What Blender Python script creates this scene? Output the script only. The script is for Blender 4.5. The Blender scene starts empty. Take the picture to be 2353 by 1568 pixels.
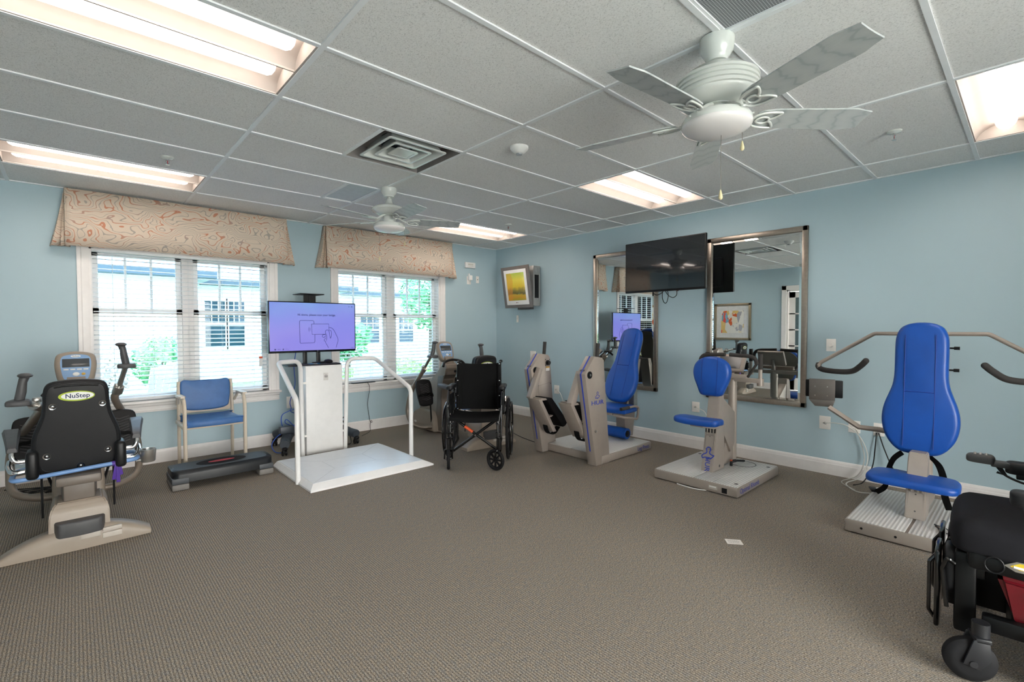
import bpy, bmesh, math, random
from mathutils import Vector, Matrix
random.seed(7)
R = math.radians; pi = math.pi; sin = math.sin; cos = math.cos
SC = bpy.context.scene; COL = SC.collection
V = Vector
ZC, XR, YB, XL, YF = 2.551, 4.959, 5.790, -1.03, -2.75   # ceiling height, right, window, left and near walls
GX, GY = 0.8292, 0.9182                                  # origin of the ceiling grid

# ------------------------------------------------------------------ geometry helpers
def nb(): return bmesh.new()
def merge(dst, src, M=None, mi=None):
    bmesh.ops.recalc_face_normals(src, faces=src.faces[:])
    vm = {}
    for v in src.verts: vm[v] = dst.verts.new(M @ v.co if M else v.co)
    for f in src.faces:
        try: g = dst.faces.new([vm[v] for v in f.verts])
        except ValueError: continue
        g.material_index = f.material_index if mi is None else mi
    src.free(); return dst
def box(bm, x0, x1, y0, y1, z0, z1, r=0, seg=2, M=None, mi=0):
    t = nb(); vs = [t.verts.new((x, y, z)) for x in (x0, x1) for y in (y0, y1) for z in (z0, z1)]
    for f in ((0,1,3,2),(4,6,7,5),(0,4,5,1),(2,3,7,6),(0,2,6,4),(1,5,7,3)): t.faces.new([vs[i] for i in f])
    if r:
        r = min(r, .49*min(abs(x1-x0), abs(y1-y0), abs(z1-z0)))
        bmesh.ops.bevel(t, geom=t.edges[:], offset=r, segments=seg, affect='EDGES', profile=.5)
    return merge(bm, t, M, mi)
def ext(bm, pts, axis, a, b, r=0, seg=2, M=None, mi=0):
    """extrude a closed outline along an axis; pts are (y,z) for x, (x,z) for y, (x,y) for z"""
    t = nb()
    def P(p, d): return {'x': (d, p[0], p[1]), 'y': (p[0], d, p[1]), 'z': (p[0], p[1], d)}[axis]
    A = [t.verts.new(P(p, a)) for p in pts]; B = [t.verts.new(P(p, b)) for p in pts]
    n = len(pts); t.faces.new(A); t.faces.new(B)
    for i in range(n): t.faces.new((A[i], A[(i+1) % n], B[(i+1) % n], B[i]))
    if r: bmesh.ops.bevel(t, geom=t.edges[:], offset=r, segments=seg, affect='EDGES', profile=.5, clamp_overlap=True)
    return merge(bm, t, M, mi)
def fillet(pts, fil, k=6):
    pts = [V(p) for p in pts]; out = [pts[0]]
    for i in range(1, len(pts)-1):
        p = pts[i]; a = pts[i-1]-p; b = pts[i+1]-p; la, lb = a.length, b.length
        a.normalize(); b.normalize(); ang = a.angle(b, pi)
        if ang > pi-.05: out.append(p); continue
        d = min(fil/math.tan(ang/2), la*.48, lb*.48)
        q0, q1 = p+a*d, p+b*d
        for j in range(k+1):
            s = j/k; out.append(q0*(1-s)**2 + p*2*s*(1-s) + q1*s*s)
    out.append(pts[-1]); return out
def spl(pts, n=8, closed=False):
    pts = [V(p) for p in pts]; N = len(pts); out = []
    for i in range(N if closed else N-1):
        if closed: p0, p1, p2, p3 = (pts[(i+k-1) % N] for k in range(4))
        else: p0, p1, p2, p3 = pts[max(i-1,0)], pts[i], pts[i+1], pts[min(i+2,N-1)]
        for j in range(n):
            t = j/n
            out.append(.5*((2*p1)+(p2-p0)*t+(2*p0-5*p1+4*p2-p3)*t*t+(3*p1-p0-3*p2+p3)*t**3))
    if not closed: out.append(pts[-1])
    return out
def tube(bm, pts, r, n=12, fil=0, closed=False, M=None, mi=0, rr=None, flat=1.0):
    pts = [V(p) for p in pts]
    if fil: pts = fillet(pts, fil)
    q = [pts[0]]
    for p in pts[1:]:
        if (p-q[-1]).length > 1e-5: q.append(p)
    pts = q; N = len(pts); t = nb(); T = []
    for i in range(N):
        if closed: d = pts[(i+1) % N]-pts[i-1]
        else: d = pts[min(i+1,N-1)]-pts[max(i-1,0)]
        T.append(d.normalized())
    u = T[0].orthogonal().normalized()
    if abs(T[0].z) < .9: u = (V((0,0,1))-T[0]*T[0].z).normalized()
    rings = []
    for i in range(N):
        if i: u = (u-T[i]*u.dot(T[i])).normalized()
        w = T[i].cross(u); rad = rr[i*(len(rr)-1)//max(N-1,1)] if rr else r
        rings.append([t.verts.new(pts[i]+(u*cos(2*pi*k/n)*flat+w*sin(2*pi*k/n))*rad) for k in range(n)])
    for i in range(N if closed else N-1):
        a, b = rings[i], rings[(i+1) % N]
        for k in range(n): t.faces.new((a[k], a[(k+1) % n], b[(k+1) % n], b[k]))
    if not closed: t.faces.new(rings[0][::-1]); t.faces.new(rings[-1])
    return merge(bm, t, M, mi)
def band(bm, pts, side, w, th, M=None, mi=0):
    """flat strap of width w (along side) and thickness th swept along pts"""
    pts = [V(p) for p in pts]; side = V(side).normalized(); t = nb(); rings = []
    for i, p in enumerate(pts):
        d = (pts[min(i+1,len(pts)-1)]-pts[max(i-1,0)]).normalized(); nrm = d.cross(side).normalized()
        s = nrm.cross(d).normalized()
        rings.append([t.verts.new(p+s*a*w/2+nrm*b*th/2) for a, b in ((-1,-1),(1,-1),(1,1),(-1,1))])
    for a, b in zip(rings, rings[1:]):
        for k in range(4): t.faces.new((a[k], a[(k+1) % 4], b[(k+1) % 4], b[k]))
    t.faces.new(rings[0]); t.faces.new(rings[-1])
    return merge(bm, t, M, mi)
def lathe(bm, prof, n=28, M=None, mi=0):
    t = nb(); rings = []
    for r, z in prof:
        if r < 1e-6: rings.append([t.verts.new((0,0,z))])
        else: rings.append([t.verts.new((r*cos(2*pi*k/n), r*sin(2*pi*k/n), z)) for k in range(n)])
    for a, b in zip(rings, rings[1:]):
        for k in range(n):
            if len(a) == 1 and len(b) == 1: continue
            if len(a) == 1: t.faces.new((a[0], b[k], b[(k+1) % n]))
            elif len(b) == 1: t.faces.new((a[k], a[(k+1) % n], b[0]))
            else: t.faces.new((a[k], a[(k+1) % n], b[(k+1) % n], b[k]))
    for e in (rings[0], rings[-1]):
        if len(e) > 1: t.faces.new(e)
    return merge(bm, t, M, mi)
def loft(bm, secs, M=None, mi=0, cap=True):
    t = nb(); rings = [[t.verts.new(p) for p in s] for s in secs]; n = len(secs[0])
    for a, b in zip(rings, rings[1:]):
        for k in range(n): t.faces.new((a[k], a[(k+1) % n], b[(k+1) % n], b[k]))
    if cap: t.faces.new(rings[0]); t.faces.new(rings[-1])
    return merge(bm, t, M, mi)
def ball(bm, c, rx, ry=None, rz=None, n=16, M=None, mi=0):
    ry = ry or rx; rz = rz or rx; t = nb()
    bmesh.ops.create_uvsphere(t, u_segments=n, v_segments=max(6, n//2), radius=1)
    for v in t.verts: v.co = V((c[0]+v.co.x*rx, c[1]+v.co.y*ry, c[2]+v.co.z*rz))
    return merge(bm, t, M, mi)
def cyl(bm, a, b, r, n=20, M=None, mi=0, r2=None):
    return tube(bm, [a, b], r, n=n, M=M, mi=mi, rr=[r, r2] if r2 is not None else None)
def sm(pts, n=6): return [(p.x, p.y) for p in spl([(a, b, 0) for a, b in pts], n, True)]
def pad(bm, out, t, r, puff=0, M=None, mi=0, rb=None):
    """upholstered cushion: outline in x,y, rounded towards +z, slightly crowned"""
    o = [V((a, b)) for a, b in out]; n = len(o)
    if sum(o[i].x*o[(i+1) % n].y-o[(i+1) % n].x*o[i].y for i in range(n)) < 0: o.reverse()
    nr = []
    for i in range(n):
        d = (o[(i+1) % n]-o[i-1]).normalized(); nr.append(V((-d.y, d.x)))
    c = sum(o, V((0,0)))/n; rb = r*.5 if rb is None else rb; S = []
    def ring(ins, z): S.append([(p.x+q.x*ins, p.y+q.y*ins, z) for p, q in zip(o, nr)])
    ring(rb, 0)
    if rb: ring(rb*.3, rb*.3); ring(0, rb)
    for k in range(0, 6):
        a = k/5*pi/2; ring(r*(1-cos(a)), t-r+r*sin(a))
    base = [V((x, y)) for x, y, z in S[-1]]
    for s in (.75, .45, .15):
        S.append([(c.x+(p.x-c.x)*s, c.y+(p.y-c.y)*s, t+puff*(1-s*s)) for p in base])
    return loft(bm, S, M, mi)
def frame(o, x, y):
    x = V(x).normalized(); y = V(y); y = (y-x*y.dot(x)).normalized(); z = x.cross(y); o = V(o)
    return Matrix(((x.x,y.x,z.x,o.x),(x.y,y.y,z.y,o.y),(x.z,y.z,z.z,o.z),(0,0,0,1)))
def rrect(x0, x1, y0, y1, r, k=5):
    out = []
    for cx, cy, a0 in ((x1-r,y1-r,0),(x0+r,y1-r,90),(x0+r,y0+r,180),(x1-r,y0+r,270)):
        for j in range(k+1): a = R(a0+90*j/k); out.append((cx+r*cos(a), cy+r*sin(a)))
    return out
def T(x=0, y=0, z=0): return Matrix.Translation((x, y, z))
def RZ(a): return Matrix.Rotation(R(a), 4, 'Z')
def RX(a): return Matrix.Rotation(R(a), 4, 'X')
def RY(a): return Matrix.Rotation(R(a), 4, 'Y')

# ------------------------------------------------------------------ objects
def obj(name, bm, mats, parent=None, label=None, smooth=38, M=None):
    me = bpy.data.meshes.new(name); bm.normal_update(); bm.to_mesh(me); bm.free()
    for m in (mats if isinstance(mats, (list, tuple)) else [mats]): me.materials.append(m)
    if smooth:
        me.polygons.foreach_set('use_smooth', [True]*len(me.polygons)); me.set_sharp_from_angle(angle=R(smooth))
    o = bpy.data.objects.new(name, me); COL.objects.link(o)
    if parent: o.parent = parent
    if M is not None: o.matrix_local = M
    if label: o['label'] = label
    return o
def tag(o, label, cat, group=None):
    o['label'] = label; o['category'] = cat
    if group: o['group'] = group
    return o
def thing(name, label, cat, loc=(0,0,0), rz=0, group=None):
    o = bpy.data.objects.new(name, None); o.empty_display_size = .1; COL.objects.link(o)
    o.location = loc; o.rotation_euler = (0, 0, R(rz)); return tag(o, label, cat, group)
def struct(name, bm, m, parent=None, smooth=30):
    o = obj(name, bm, m, parent, smooth=smooth)
    if not parent: o['kind'] = 'structure'
    return o
def dup(root, loc, rz, label, group=None):
    r = root.copy(); COL.objects.link(r); r.location = loc; r.rotation_euler = (0, 0, R(rz)); r['label'] = label
    if group: r['group'] = group
    for ch in root.children:
        c = ch.copy(); COL.objects.link(c); c.parent = r
        for g in ch.children:
            d = g.copy(); COL.objects.link(d); d.parent = c
    return r
def text(body, size, m, M, parent=None, name='lettering', align='CENTER', ex=.0006, bold=0):
    cu = bpy.data.curves.new('txt', 'FONT'); cu.body = body; cu.size = size; cu.align_x = align; cu.align_y = 'CENTER'
    cu.extrude = ex; cu.offset = bold; cu.resolution_u = 3
    t = bpy.data.objects.new('txt', cu); COL.objects.link(t)
    me = bpy.data.meshes.new_from_object(t.evaluated_get(bpy.context.evaluated_depsgraph_get()))
    bpy.data.objects.remove(t); bpy.data.curves.remove(cu)
    me.materials.clear(); me.materials.append(m); me.name = name
    o = bpy.data.objects.new(name, me); COL.objects.link(o)
    if parent: o.parent = parent
    o.matrix_local = M; return o

# ------------------------------------------------------------------ materials
def lin(h):
    h = h.lstrip('#'); c = [int(h[i:i+2], 16)/255 for i in (0, 2, 4)]
    return tuple(x/12.92 if x <= .04045 else ((x+.055)/1.055)**2.4 for x in c)+(1,)
class NT:
    def __init__(s, name):
        s.m = bpy.data.materials.new(name); s.m.use_nodes = True; s.t = s.m.node_tree; s.n = s.t.nodes
        s.b = s.n['Principled BSDF']; s.o = s.n['Material Output']
    def new(s, typ, **k):
        q = s.n.new(typ)
        for a, b in k.items():
            if a.startswith('i_'):
                key = a[2:].replace('_', ' '); q.inputs[int(key) if key.isdigit() else key].default_value = b
            else: setattr(q, a, b)
        return q
    def link(s, a, b): s.t.links.new(a, b)
    def coord(s, scale=(1,1,1), kind='Object', rot=(0,0,0)):
        tc = s.new('ShaderNodeTexCoord'); mp = s.new('ShaderNodeMapping'); mp.inputs['Scale'].default_value = scale
        mp.inputs['Rotation'].default_value = rot; s.link(tc.outputs[kind], mp.inputs['Vector']); return mp.outputs['Vector']
    def noise(s, vec, scale, detail=2, rough=.5, dist=0):
        q = s.new('ShaderNodeTexNoise'); q.inputs['Scale'].default_value = scale; q.inputs['Detail'].default_value = detail
        q.inputs['Roughness'].default_value = rough; q.inputs['Distortion'].default_value = dist
        s.link(vec, q.inputs['Vector']); return q.outputs['Fac']
    def ramp(s, fac, stops, mode='LINEAR'):
        q = s.new('ShaderNodeValToRGB'); e = q.color_ramp.elements; q.color_ramp.interpolation = mode
        while len(e) < len(stops): e.new(.5)
        for el, (p, c) in zip(e, stops): el.position = p; el.color = lin(c) if isinstance(c, str) else c
        s.link(fac, q.inputs['Fac']); return q.outputs['Color']
    def mix(s, fac, a, b, blend='MIX'):
        q = s.new('ShaderNodeMix', data_type='RGBA', blend_type=blend)
        for i, v in ((0, fac), (6, a), (7, b)):
            if hasattr(v, 'is_output'): s.link(v, q.inputs[i])
            elif isinstance(v, str): q.inputs[i].default_value = lin(v)
            else: q.inputs[i].default_value = v
        return q.outputs[2]
    def math(s, op, a, b=0.0, c=None):
        q = s.new('ShaderNodeMath', operation=op)
        for i, v in enumerate((a, b) if c is None else (a, b, c)):
            if hasattr(v, 'is_output'): s.link(v, q.inputs[i])
            else: q.inputs[i].default_value = v
        return q.outputs[0]
    def bump(s, h, st=.2, d=.01):
        q = s.new('ShaderNodeBump'); q.inputs['Strength'].default_value = st; q.inputs['Distance'].default_value = d
        s.link(h, q.inputs['Height']); s.link(q.outputs['Normal'], s.b.inputs['Normal'])
    def base(s, c): s.link(c, s.b.inputs['Base Color'])
def mat(name, col, rough=.5, metal=0, var=.06, vs=18, bump=0, bs=200, spec=.5, coat=0):
    k = NT(name); b = k.b; b.inputs['Roughness'].default_value = rough; b.inputs['Metallic'].default_value = metal
    b.inputs['Specular IOR Level'].default_value = spec; b.inputs['Coat Weight'].default_value = coat
    vec = k.coord(); c = lin(col)
    lo = tuple(x*(1-var) for x in c[:3])+(1,); hi = tuple(min(1, x*(1+var)) for x in c[:3])+(1,)
    k.base(k.ramp(k.noise(vec, vs, 3), [(.3, lo), (.7, hi)]))
    if bump: k.bump(k.noise(vec, bs, 2), bump, .002)
    return k.m
def glow(name, col, s):
    k = NT(name); k.b.inputs['Base Color'].default_value = (.8, .8, .8, 1); k.b.inputs['Emission Color'].default_value = lin(col)
    k.b.inputs['Emission Strength'].default_value = s; return k.m

WHITE = mat('white_plastic', '#e9e8e6', .35, var=.02)
PLATE = mat('wall_plate_white', '#efebe6', .4, var=.02)
TRIM = mat('white_trim_paint', '#e9e5e3', .38, var=.02)
ENAMEL = mat('white_enamel', '#e9e8e7', .42, var=.02)
FANW = mat('fan_white_enamel', '#d3d6d2', .22, var=.02, coat=.3)
BLACK = mat('black_plastic', '#121315', .42, spec=.3, var=.1)
BLACKG = mat('black_gloss_steel', '#08090a', .22, var=.1, coat=.4)
RUBBER = mat('black_rubber', '#141416', .7, spec=.25, var=.12, bump=.1)
GRIP = mat('grip_foam', '#322f2e', .8, var=.12, bump=.2, bs=400)
VINYL = mat('black_vinyl', '#16171a', .48, spec=.35, var=.1, bump=.15, bs=350)
NYLON = mat('black_nylon_cloth', '#0b0c0d', .85, spec=.2, var=.18, bump=.35, bs=500, vs=9)
DGREY = mat('dark_grey_plastic', '#4a4a4c', .5, var=.07, bump=.12, bs=420)
TAUPE = mat('taupe_powder_coat', '#a59a8f', .38, var=.04, bump=.05, bs=600)
HURM = mat('champagne_metal_paint', '#a2978e', .38, metal=.2, var=.03, bump=.04, bs=700)
STEEL = mat('brushed_steel', '#b9b7b3', .28, metal=.9, var=.05)
CHROME = mat('chrome', '#d9dadb', .08, metal=1, var=.02)
NICKEL = mat('brushed_nickel_frame', '#a79c91', .33, metal=.85, var=.06, vs=40)
BVINYL = mat('bright_blue_vinyl', '#0b4aa2', .4, var=.1, bump=.14, bs=260, vs=6)
BSEAM = mat('blue_seam', '#07308a', .6)
CHAIRB = mat('slate_blue_vinyl', '#3f6aa3', .5, var=.08, bump=.1, bs=400)
CREAM = mat('cream_frame_enamel', '#cfc2b0', .4, var=.03)
BLUEP = mat('blue_logo_ink', '#2b41a6', .5)
BLUEB = mat('steel_blue_bar', '#6f94c6', .35, var=.04)
STEPG = mat('grey_step_block', '#77736f', .55, var=.06)
STEPG2 = mat('charcoal_step_block', '#45494e', .5, var=.06)
RED = mat('red_inset', '#b03a45', .5)
ORANGE = mat('orange_tag', '#d9501d', .5)
MIRROR = NT('mirror_glass'); MIRROR.b.inputs['Metallic'].default_value = 1; MIRROR.b.inputs['Roughness'].default_value = .0
MIRROR.b.inputs['Base Color'].default_value = (.82, .86, .85, 1); MIRROR = MIRROR.m
SCREENK = mat('screen_black', '#0c1015', .05, var=.02, spec=1.0, coat=.6)
ACGREY = mat('grey_frame_lacquer', '#6c6663', .2, var=.08, coat=.4)
ALU = mat('aluminium_paint', '#a9a7a4', .35, metal=.5, var=.04)
WORLD_S, EXPO, LENS_S = 5.0,2.38,2.0
# ================================================================== ROOM
def wall_mat():
    k = NT('blue_wall_paint'); vec = k.coord()
    k.base(k.ramp(k.noise(vec, 1.3, 2), [(.2, '#aac0c9'), (.8, '#afc5ce')]))
    k.b.inputs['Roughness'].default_value = .55; k.bump(k.noise(vec, 160, 3), .08, .002); return k.m
def carpet_mat():
    k = NT('ribbed_carpet'); vec = k.coord()
    sep = k.new('ShaderNodeSeparateXYZ'); k.link(vec, sep.inputs[0])
    wob = k.noise(k.coord((30, 60, 1)), 1, 2)
    xx = k.math('ADD', sep.outputs[0], k.math('MULTIPLY', wob, .004))
    rib = k.math('PINGPONG', k.math('MULTIPLY', xx, 1/.0121), .5)          # 0 groove .. .5 crest
    fleck = k.noise(k.coord((330, 150, 1)), 1, 2, .7)
    tone = k.noise(k.coord((75, 30, 1), rot=(0, 0, .2)), 1, 2, .75)
    patch = k.noise(vec, 1.1, 2)
    c = k.ramp(tone, [(.25, '#7f808a'), (.4, '#a39e98'), (.52, '#a99d8f'), (.64, '#baa791'), (.8, '#c5c2bd')])
    dk = k.mix(1, c, '#7d7b7c', 'MULTIPLY')
    c = k.mix(k.ramp(fleck, [(.34, '#000000'), (.66, '#ffffff')]), dk, k.mix(.3, c, '#e6dac6'))
    c = k.mix(k.ramp(rib, [(.03, '#c8c8c8'), (.34, '#000000')]), c, k.mix(1, c, '#6a6a74', 'MULTIPLY'))
    c = k.mix(k.ramp(patch, [(.35, '#000000'), (.7, '#4d4d4d')]), c, k.mix(1, c, '#d2d4d9', 'MULTIPLY'))
    k.base(c); k.b.inputs['Roughness'].default_value = .95; k.b.inputs['Specular IOR Level'].default_value = .15
    k.bump(k.math('ADD', rib, k.math('MULTIPLY', fleck, .5)), .3, .003); return k.m
def tile_mat():
    k = NT('fissured_ceiling_tile'); vec = k.coord()
    n = k.noise(k.coord((230, 150, 1)), 1, 3, .65)
    c = k.ramp(n, [(.3, '#b4b3b2'), (.43, '#e2e1e0'), (.7, '#efeeed')])
    k.base(c); k.b.inputs['Roughness'].default_value = .95; k.bump(n, .35, .003); return k.m
WALL = wall_mat(); TILE = tile_mat(); GRIDM = mat('ceiling_grid_white', '#e8eaec', .4, var=.02)
SW = .14
bm = nb(); box(bm, XL-SW, XR+SW, YF-SW, YB+SW, -.12, 0); struct('floor', bm, carpet_mat(), smooth=0)
W1 = (.105, 1.615); W2 = (2.385, 3.885); WZ = (.62, 2.06)
bm = nb()
for a, b in ((XL-SW, W1[0]), (W1[1], W2[0]), (W2[1], XR+SW)): box(bm, a, b, YB, YB+SW, 0, ZC+.2)
for a, b in (W1, W2): box(bm, a, b, YB, YB+SW, 0, WZ[0]-.03); box(bm, a, b, YB, YB+SW, WZ[1], ZC+.2)
struct('wall_back', bm, WALL, smooth=0)
bm = nb(); box(bm, XR, XR+SW, YF-SW, YB, 0, ZC+.2); struct('wall_right', bm, WALL, smooth=0)
DY = (2.55, 3.49)
bm = nb(); box(bm, XL-SW, XL, YF-SW, DY[0], 0, ZC+.2); box(bm, XL-SW, XL, DY[1], YB, 0, ZC+.2); box(bm, XL-SW, XL, DY[0], DY[1], 2.085, ZC+.2)
struct('wall_left', bm, WALL, smooth=0)
FD = (-.75, 2.75)  # opening added in the unseen near wall for fill daylight
bm = nb(); box(bm, XL, FD[0], YF-SW, YF, 0, ZC+.2); box(bm, FD[1], XR, YF-SW, YF, 0, ZC+.2); box(bm, FD[0], FD[1], YF-SW, YF, 2.2, ZC+.2); struct('wall_front', bm, WALL, smooth=0)

# ---- ceiling: lay-in tiles and grid; cells that hold fixtures stay open
XS = [XL]+[GX+1.2192*i for i in range(-1, 4)]+[XR]; YS = [YF]+[GY+.6096*j for j in range(-6, 8)]+[YB]
LIGHTS = [(-1, 2), (-1, 6), (2, 2), (2, 6), (2, -2), (-1, -2)]  # last cell repeats the layout unseen, added for room light
OPEN = {(GX+1.2192*i, GY+.6096*j) for i, j in LIGHTS}
HALF = {(1, 3): GX+.6096, (1, -1): GX+.6096, (1, 5): GX+.9144}        # right part of the cell is a grille
def near(a, b): return abs(a-b) < .01
bm = nb(); g = nb()
for a, b in zip(XS, XS[1:]):
    for c, d in zip(YS, YS[1:]):
        if any(near(a, p) and near(c, q) for p, q in OPEN): continue
        e = b
        for (i, j), x in HALF.items():
            if near(a, GX+1.2192*(i-1)) and near(c, GY+.6096*j):
                e = x; box(g, x-.012, x+.012, c, d, ZC-.001, ZC+.01)
        box(bm, a, e, c, d, ZC+.006, ZC+.02)
ce = struct('ceiling', bm, TILE, smooth=0)
for x in XS[1:-1]: box(g, x-.012, x+.012, YF, YB, ZC-.0015, ZC+.01)
for y in YS[1:-1]: box(g, XL, XR, y-.012, y+.012, ZC-.001, ZC+.01)
for a, b, c, d in ((XL, XL+.02, YF, YB), (XR-.02, XR, YF, YB), (XL, XR, YB-.02, YB), (XL, XR, YF, YF+.02)): box(g, a, b, c, d, ZC-.002, ZC+.01)
struct('ceiling_grid', g, GRIDM, ce, smooth=0)
bm = nb(); box(bm, XL-SW, XR+SW, YF-SW, YB+SW, ZC+.2, ZC+.3); struct('roof', bm, WHITE, smooth=0)

# ---- baseboards with a moulded cap
def board(name, a, b, axis, wall, sgn):
    pr = [(0, 0), (.016, 0), (.016, .095), (.013, .103), (.013, .112), (.010, .122), (.006, .128), (0, .131)]
    bm = nb(); ext(bm, [(wall+sgn*p, z) for p, z in pr], axis, a, b); struct(name, bm, TRIM, smooth=20)
board('baseboard_back', XL, XR, 'x', YB, -1); board('baseboard_right', YF, YB, 'y', XR, -1)
board('baseboard_left', DY[1]+.09, YB, 'y', XL, 1)

# ---- windows: twin double-hung sashes, casing, stool and apron
def glass_mat(name, tint):
    k = NT(name); t = k.new('ShaderNodeBsdfTransparent'); t.inputs[0].default_value = tint
    gl = k.new('ShaderNodeBsdfGlossy'); gl.inputs['Roughness'].default_value = .0
    fr = k.new('ShaderNodeFresnel'); fr.inputs['IOR'].default_value = 1.3
    mx = k.new('ShaderNodeMixShader'); k.link(fr.outputs[0], mx.inputs[0]); k.link(t.outputs[0], mx.inputs[1]); k.link(gl.outputs[0], mx.inputs[2])
    k.link(mx.outputs[0], k.o.inputs['Surface']); return k.m
GLASS = glass_mat('dimming_tint_window_glass', (.44, .51, .57, 1)); WARMGL = glass_mat('warm_fill_glass', (1, .965, .92, 1))  # window tint added to dim the view; door pane tint warms fill daylight
FABM = None
def fabric_mat():
    k = NT('contour_line_fabric'); vec = k.coord((1, .6, 1.5))
    sp = k.new('ShaderNodeSeparateXYZ'); k.link(vec, sp.inputs[0])
    v = k.math('ADD', k.math('MULTIPLY', k.noise(vec, 4.4, 1.6, .5, .35), 8.5), k.math('MULTIPLY', sp.outputs[2], 9.))
    l1 = k.math('LESS_THAN', k.math('PINGPONG', v, .5), .062)
    l2 = k.math('LESS_THAN', k.math('PINGPONG', k.math('ADD', v, .5), .5), .045)
    ink = k.ramp(k.noise(vec, 3.5, 2), [(.4, '#8d8a88'), (.55, '#c0683f')])
    c = k.mix(k.math('MULTIPLY', l1, .7), '#d6c6b5', ink)
    k.base(k.mix(k.math('MULTIPLY', l2, .5), c, '#6f7274'))
    k.b.inputs['Roughness'].default_value = .9; k.b.inputs['Specular IOR Level'].default_value = .1
    k.bump(k.noise(vec, 500, 2), .2, .002); return k.m
FABM = fabric_mat()
SLAT = NT('blind_slat_white'); SLAT.b.inputs['Base Color'].default_value = lin('#e6e9ea'); SLAT.b.inputs['Roughness'].default_value = .4
SLAT.base(SLAT.ramp(SLAT.noise(SLAT.coord(), 20, 2), [(.3, '#e2e6e8'), (.7, '#e9ecee')])); SLAT = SLAT.m
CORDW = mat('white_cord', '#dfe3e4', .6)
def window(no, x0, x1):
    z0, z1 = WZ; yo, yi = YB+.03, YB+SW
    bm = nb()                                             # jamb liner
    box(bm, x0-.002, x0+.018, YB, yi, z0, z1); box(bm, x1-.018, x1+.002, YB, yi, z0, z1); box(bm, x0, x1, YB, yi, z1-.018, z1+.002); box(bm, x0, x1, YB, yi, z0-.03, z0)
    w = struct('window_%d' % no, bm, TRIM, smooth=0)
    bm = nb()                                             # casing
    cw = .083; pr = [(0, 0), (0, .011), (.02, .014), (.05, .016), (.058, .02), (cw, .022), (cw, 0)]
    ext(bm, [(x0-a, YB-b) for a, b in pr], 'z', z0, z1+cw); ext(bm, [(x1+a, YB-b) for a, b in pr], 'z', z0, z1+cw)
    ext(bm, [(YB-b, z1+a) for a, b in pr], 'x', x0-cw, x1+cw)
    struct('casing', bm, TRIM, w, 20)
    bm = nb(); box(bm, x0-cw-.02, x1+cw+.02, YB-.05, YB+.03, z0-.028, z0, r=.008, seg=3); struct('stool', bm, TRIM, w)
    bm = nb(); ext(bm, [(YB, z0-.03), (YB-.03, z0-.03), (YB-.026, z0-.05), (YB-.017, z0-.06), (YB-.015, z0-.085), (YB-.02, z0-.092), (YB-.016, z0-.112), (YB, z0-.115)], 'x', x0-cw, x1+cw); struct('apron', bm, TRIM, w, 20)
    xm = (x0+x1)/2; mw = .05; zr = 1.478
    bm = nb(); box(bm, xm-mw, xm+mw, YB+.07, yi, z0, z1, r=.004); struct('mullion', bm, TRIM, w)
    for a, b in ((x0+.018, xm-mw), (xm+mw, x1-.018)):
        up = nb(); lo = nb(); fr = .045
        for m, za, zb, y in ((up, zr-.02, z1-.018, YB+.115), (lo, z0, zr+.025, YB+.085)):
            box(m, a, a+fr, y, y+.03, za, zb); box(m, b-fr, b, y, y+.03, za, zb); box(m, a, b, y, y+.03, za, za+.05); box(m, a, b, y, y+.03, zb-.045, zb)
        for i in (1, 2):
            x = a+fr+(b-a-2*fr)*i/3; box(up, x-.009, x+.009, YB+.118, YB+.14, zr, z1-.04)
        su = struct('upper_sash', up, TRIM, w, 0); sl = struct('lower_sash', lo, TRIM, w, 0)
        for s, za, zb, y in ((su, zr, z1-.03, YB+.131), (sl, z0+.03, zr, YB+.1)):
            m = nb(); box(m, a+fr-.003, b-fr+.003, y, y+.004, za, zb); struct('pane', m, GLASS, s, 0)
    return w
window(1, *W1); window(2, *W2)
def blind(x0, x1, label, nstr):
    root = thing('window_blind', label, 'blind', ((x0+x1)/2, YB+.034, .635), group='white slatted window blinds')
    hw = (x1-x0)/2-.012; bm = nb(); z = .052
    while z < 1.40:
        n = 7; a = []; b = []
        for i in range(n):
            s = i/(n-1)-.5; y = s*.048; zz = z+.0035*(1-(2*s)**2)+s*.007
            a.append((y, zz)); b.append((y, zz-.0028))
        ext(bm, a+b[::-1], 'x', -hw, hw); z += .0438
    obj('slats', bm, SLAT, root, smooth=50)
    bm = nb(); box(bm, -hw, hw, -.026, .026, .006, .024, r=.004); obj('bottom_rail', bm, SLAT, root)
    bm = nb(); box(bm, -hw-.005, hw+.005, -.03, .03, 1.385, 1.422, r=.003); obj('headrail', bm, SLAT, root)
    bm = nb()
    for i in range(nstr):
        x = -hw+.14+(2*hw-.28)*i/(nstr-1)
        for y in (-.026, .026): cyl(bm, (x, y, .01), (x, y, 1.4), .0011, 5)
    obj('ladder_cord', bm, CORDW, root)
    return root
b1 = blind(W1[0]+.012, W1[1]-.012, 'white slatted blind in the larger-looking left window behind the blue chair', 5)
blind(W2[0]+.012, W2[1]-.012, 'white slatted blind in the window behind the lit monitor, nearer the corner', 5)
bm = nb(); box(bm, -.018, .018, -.001, .001, 0, .11, r=.0005); tg = obj('warning_tag', bm, WHITE, b1, 'white tag with an orange top', M=T(.655, -.034, .26))
bm = nb(); box(bm, -.018, .018, -.0015, .0012, .088, .111); obj('orange_strip', bm, ORANGE, tg, 'orange strip')
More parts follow.
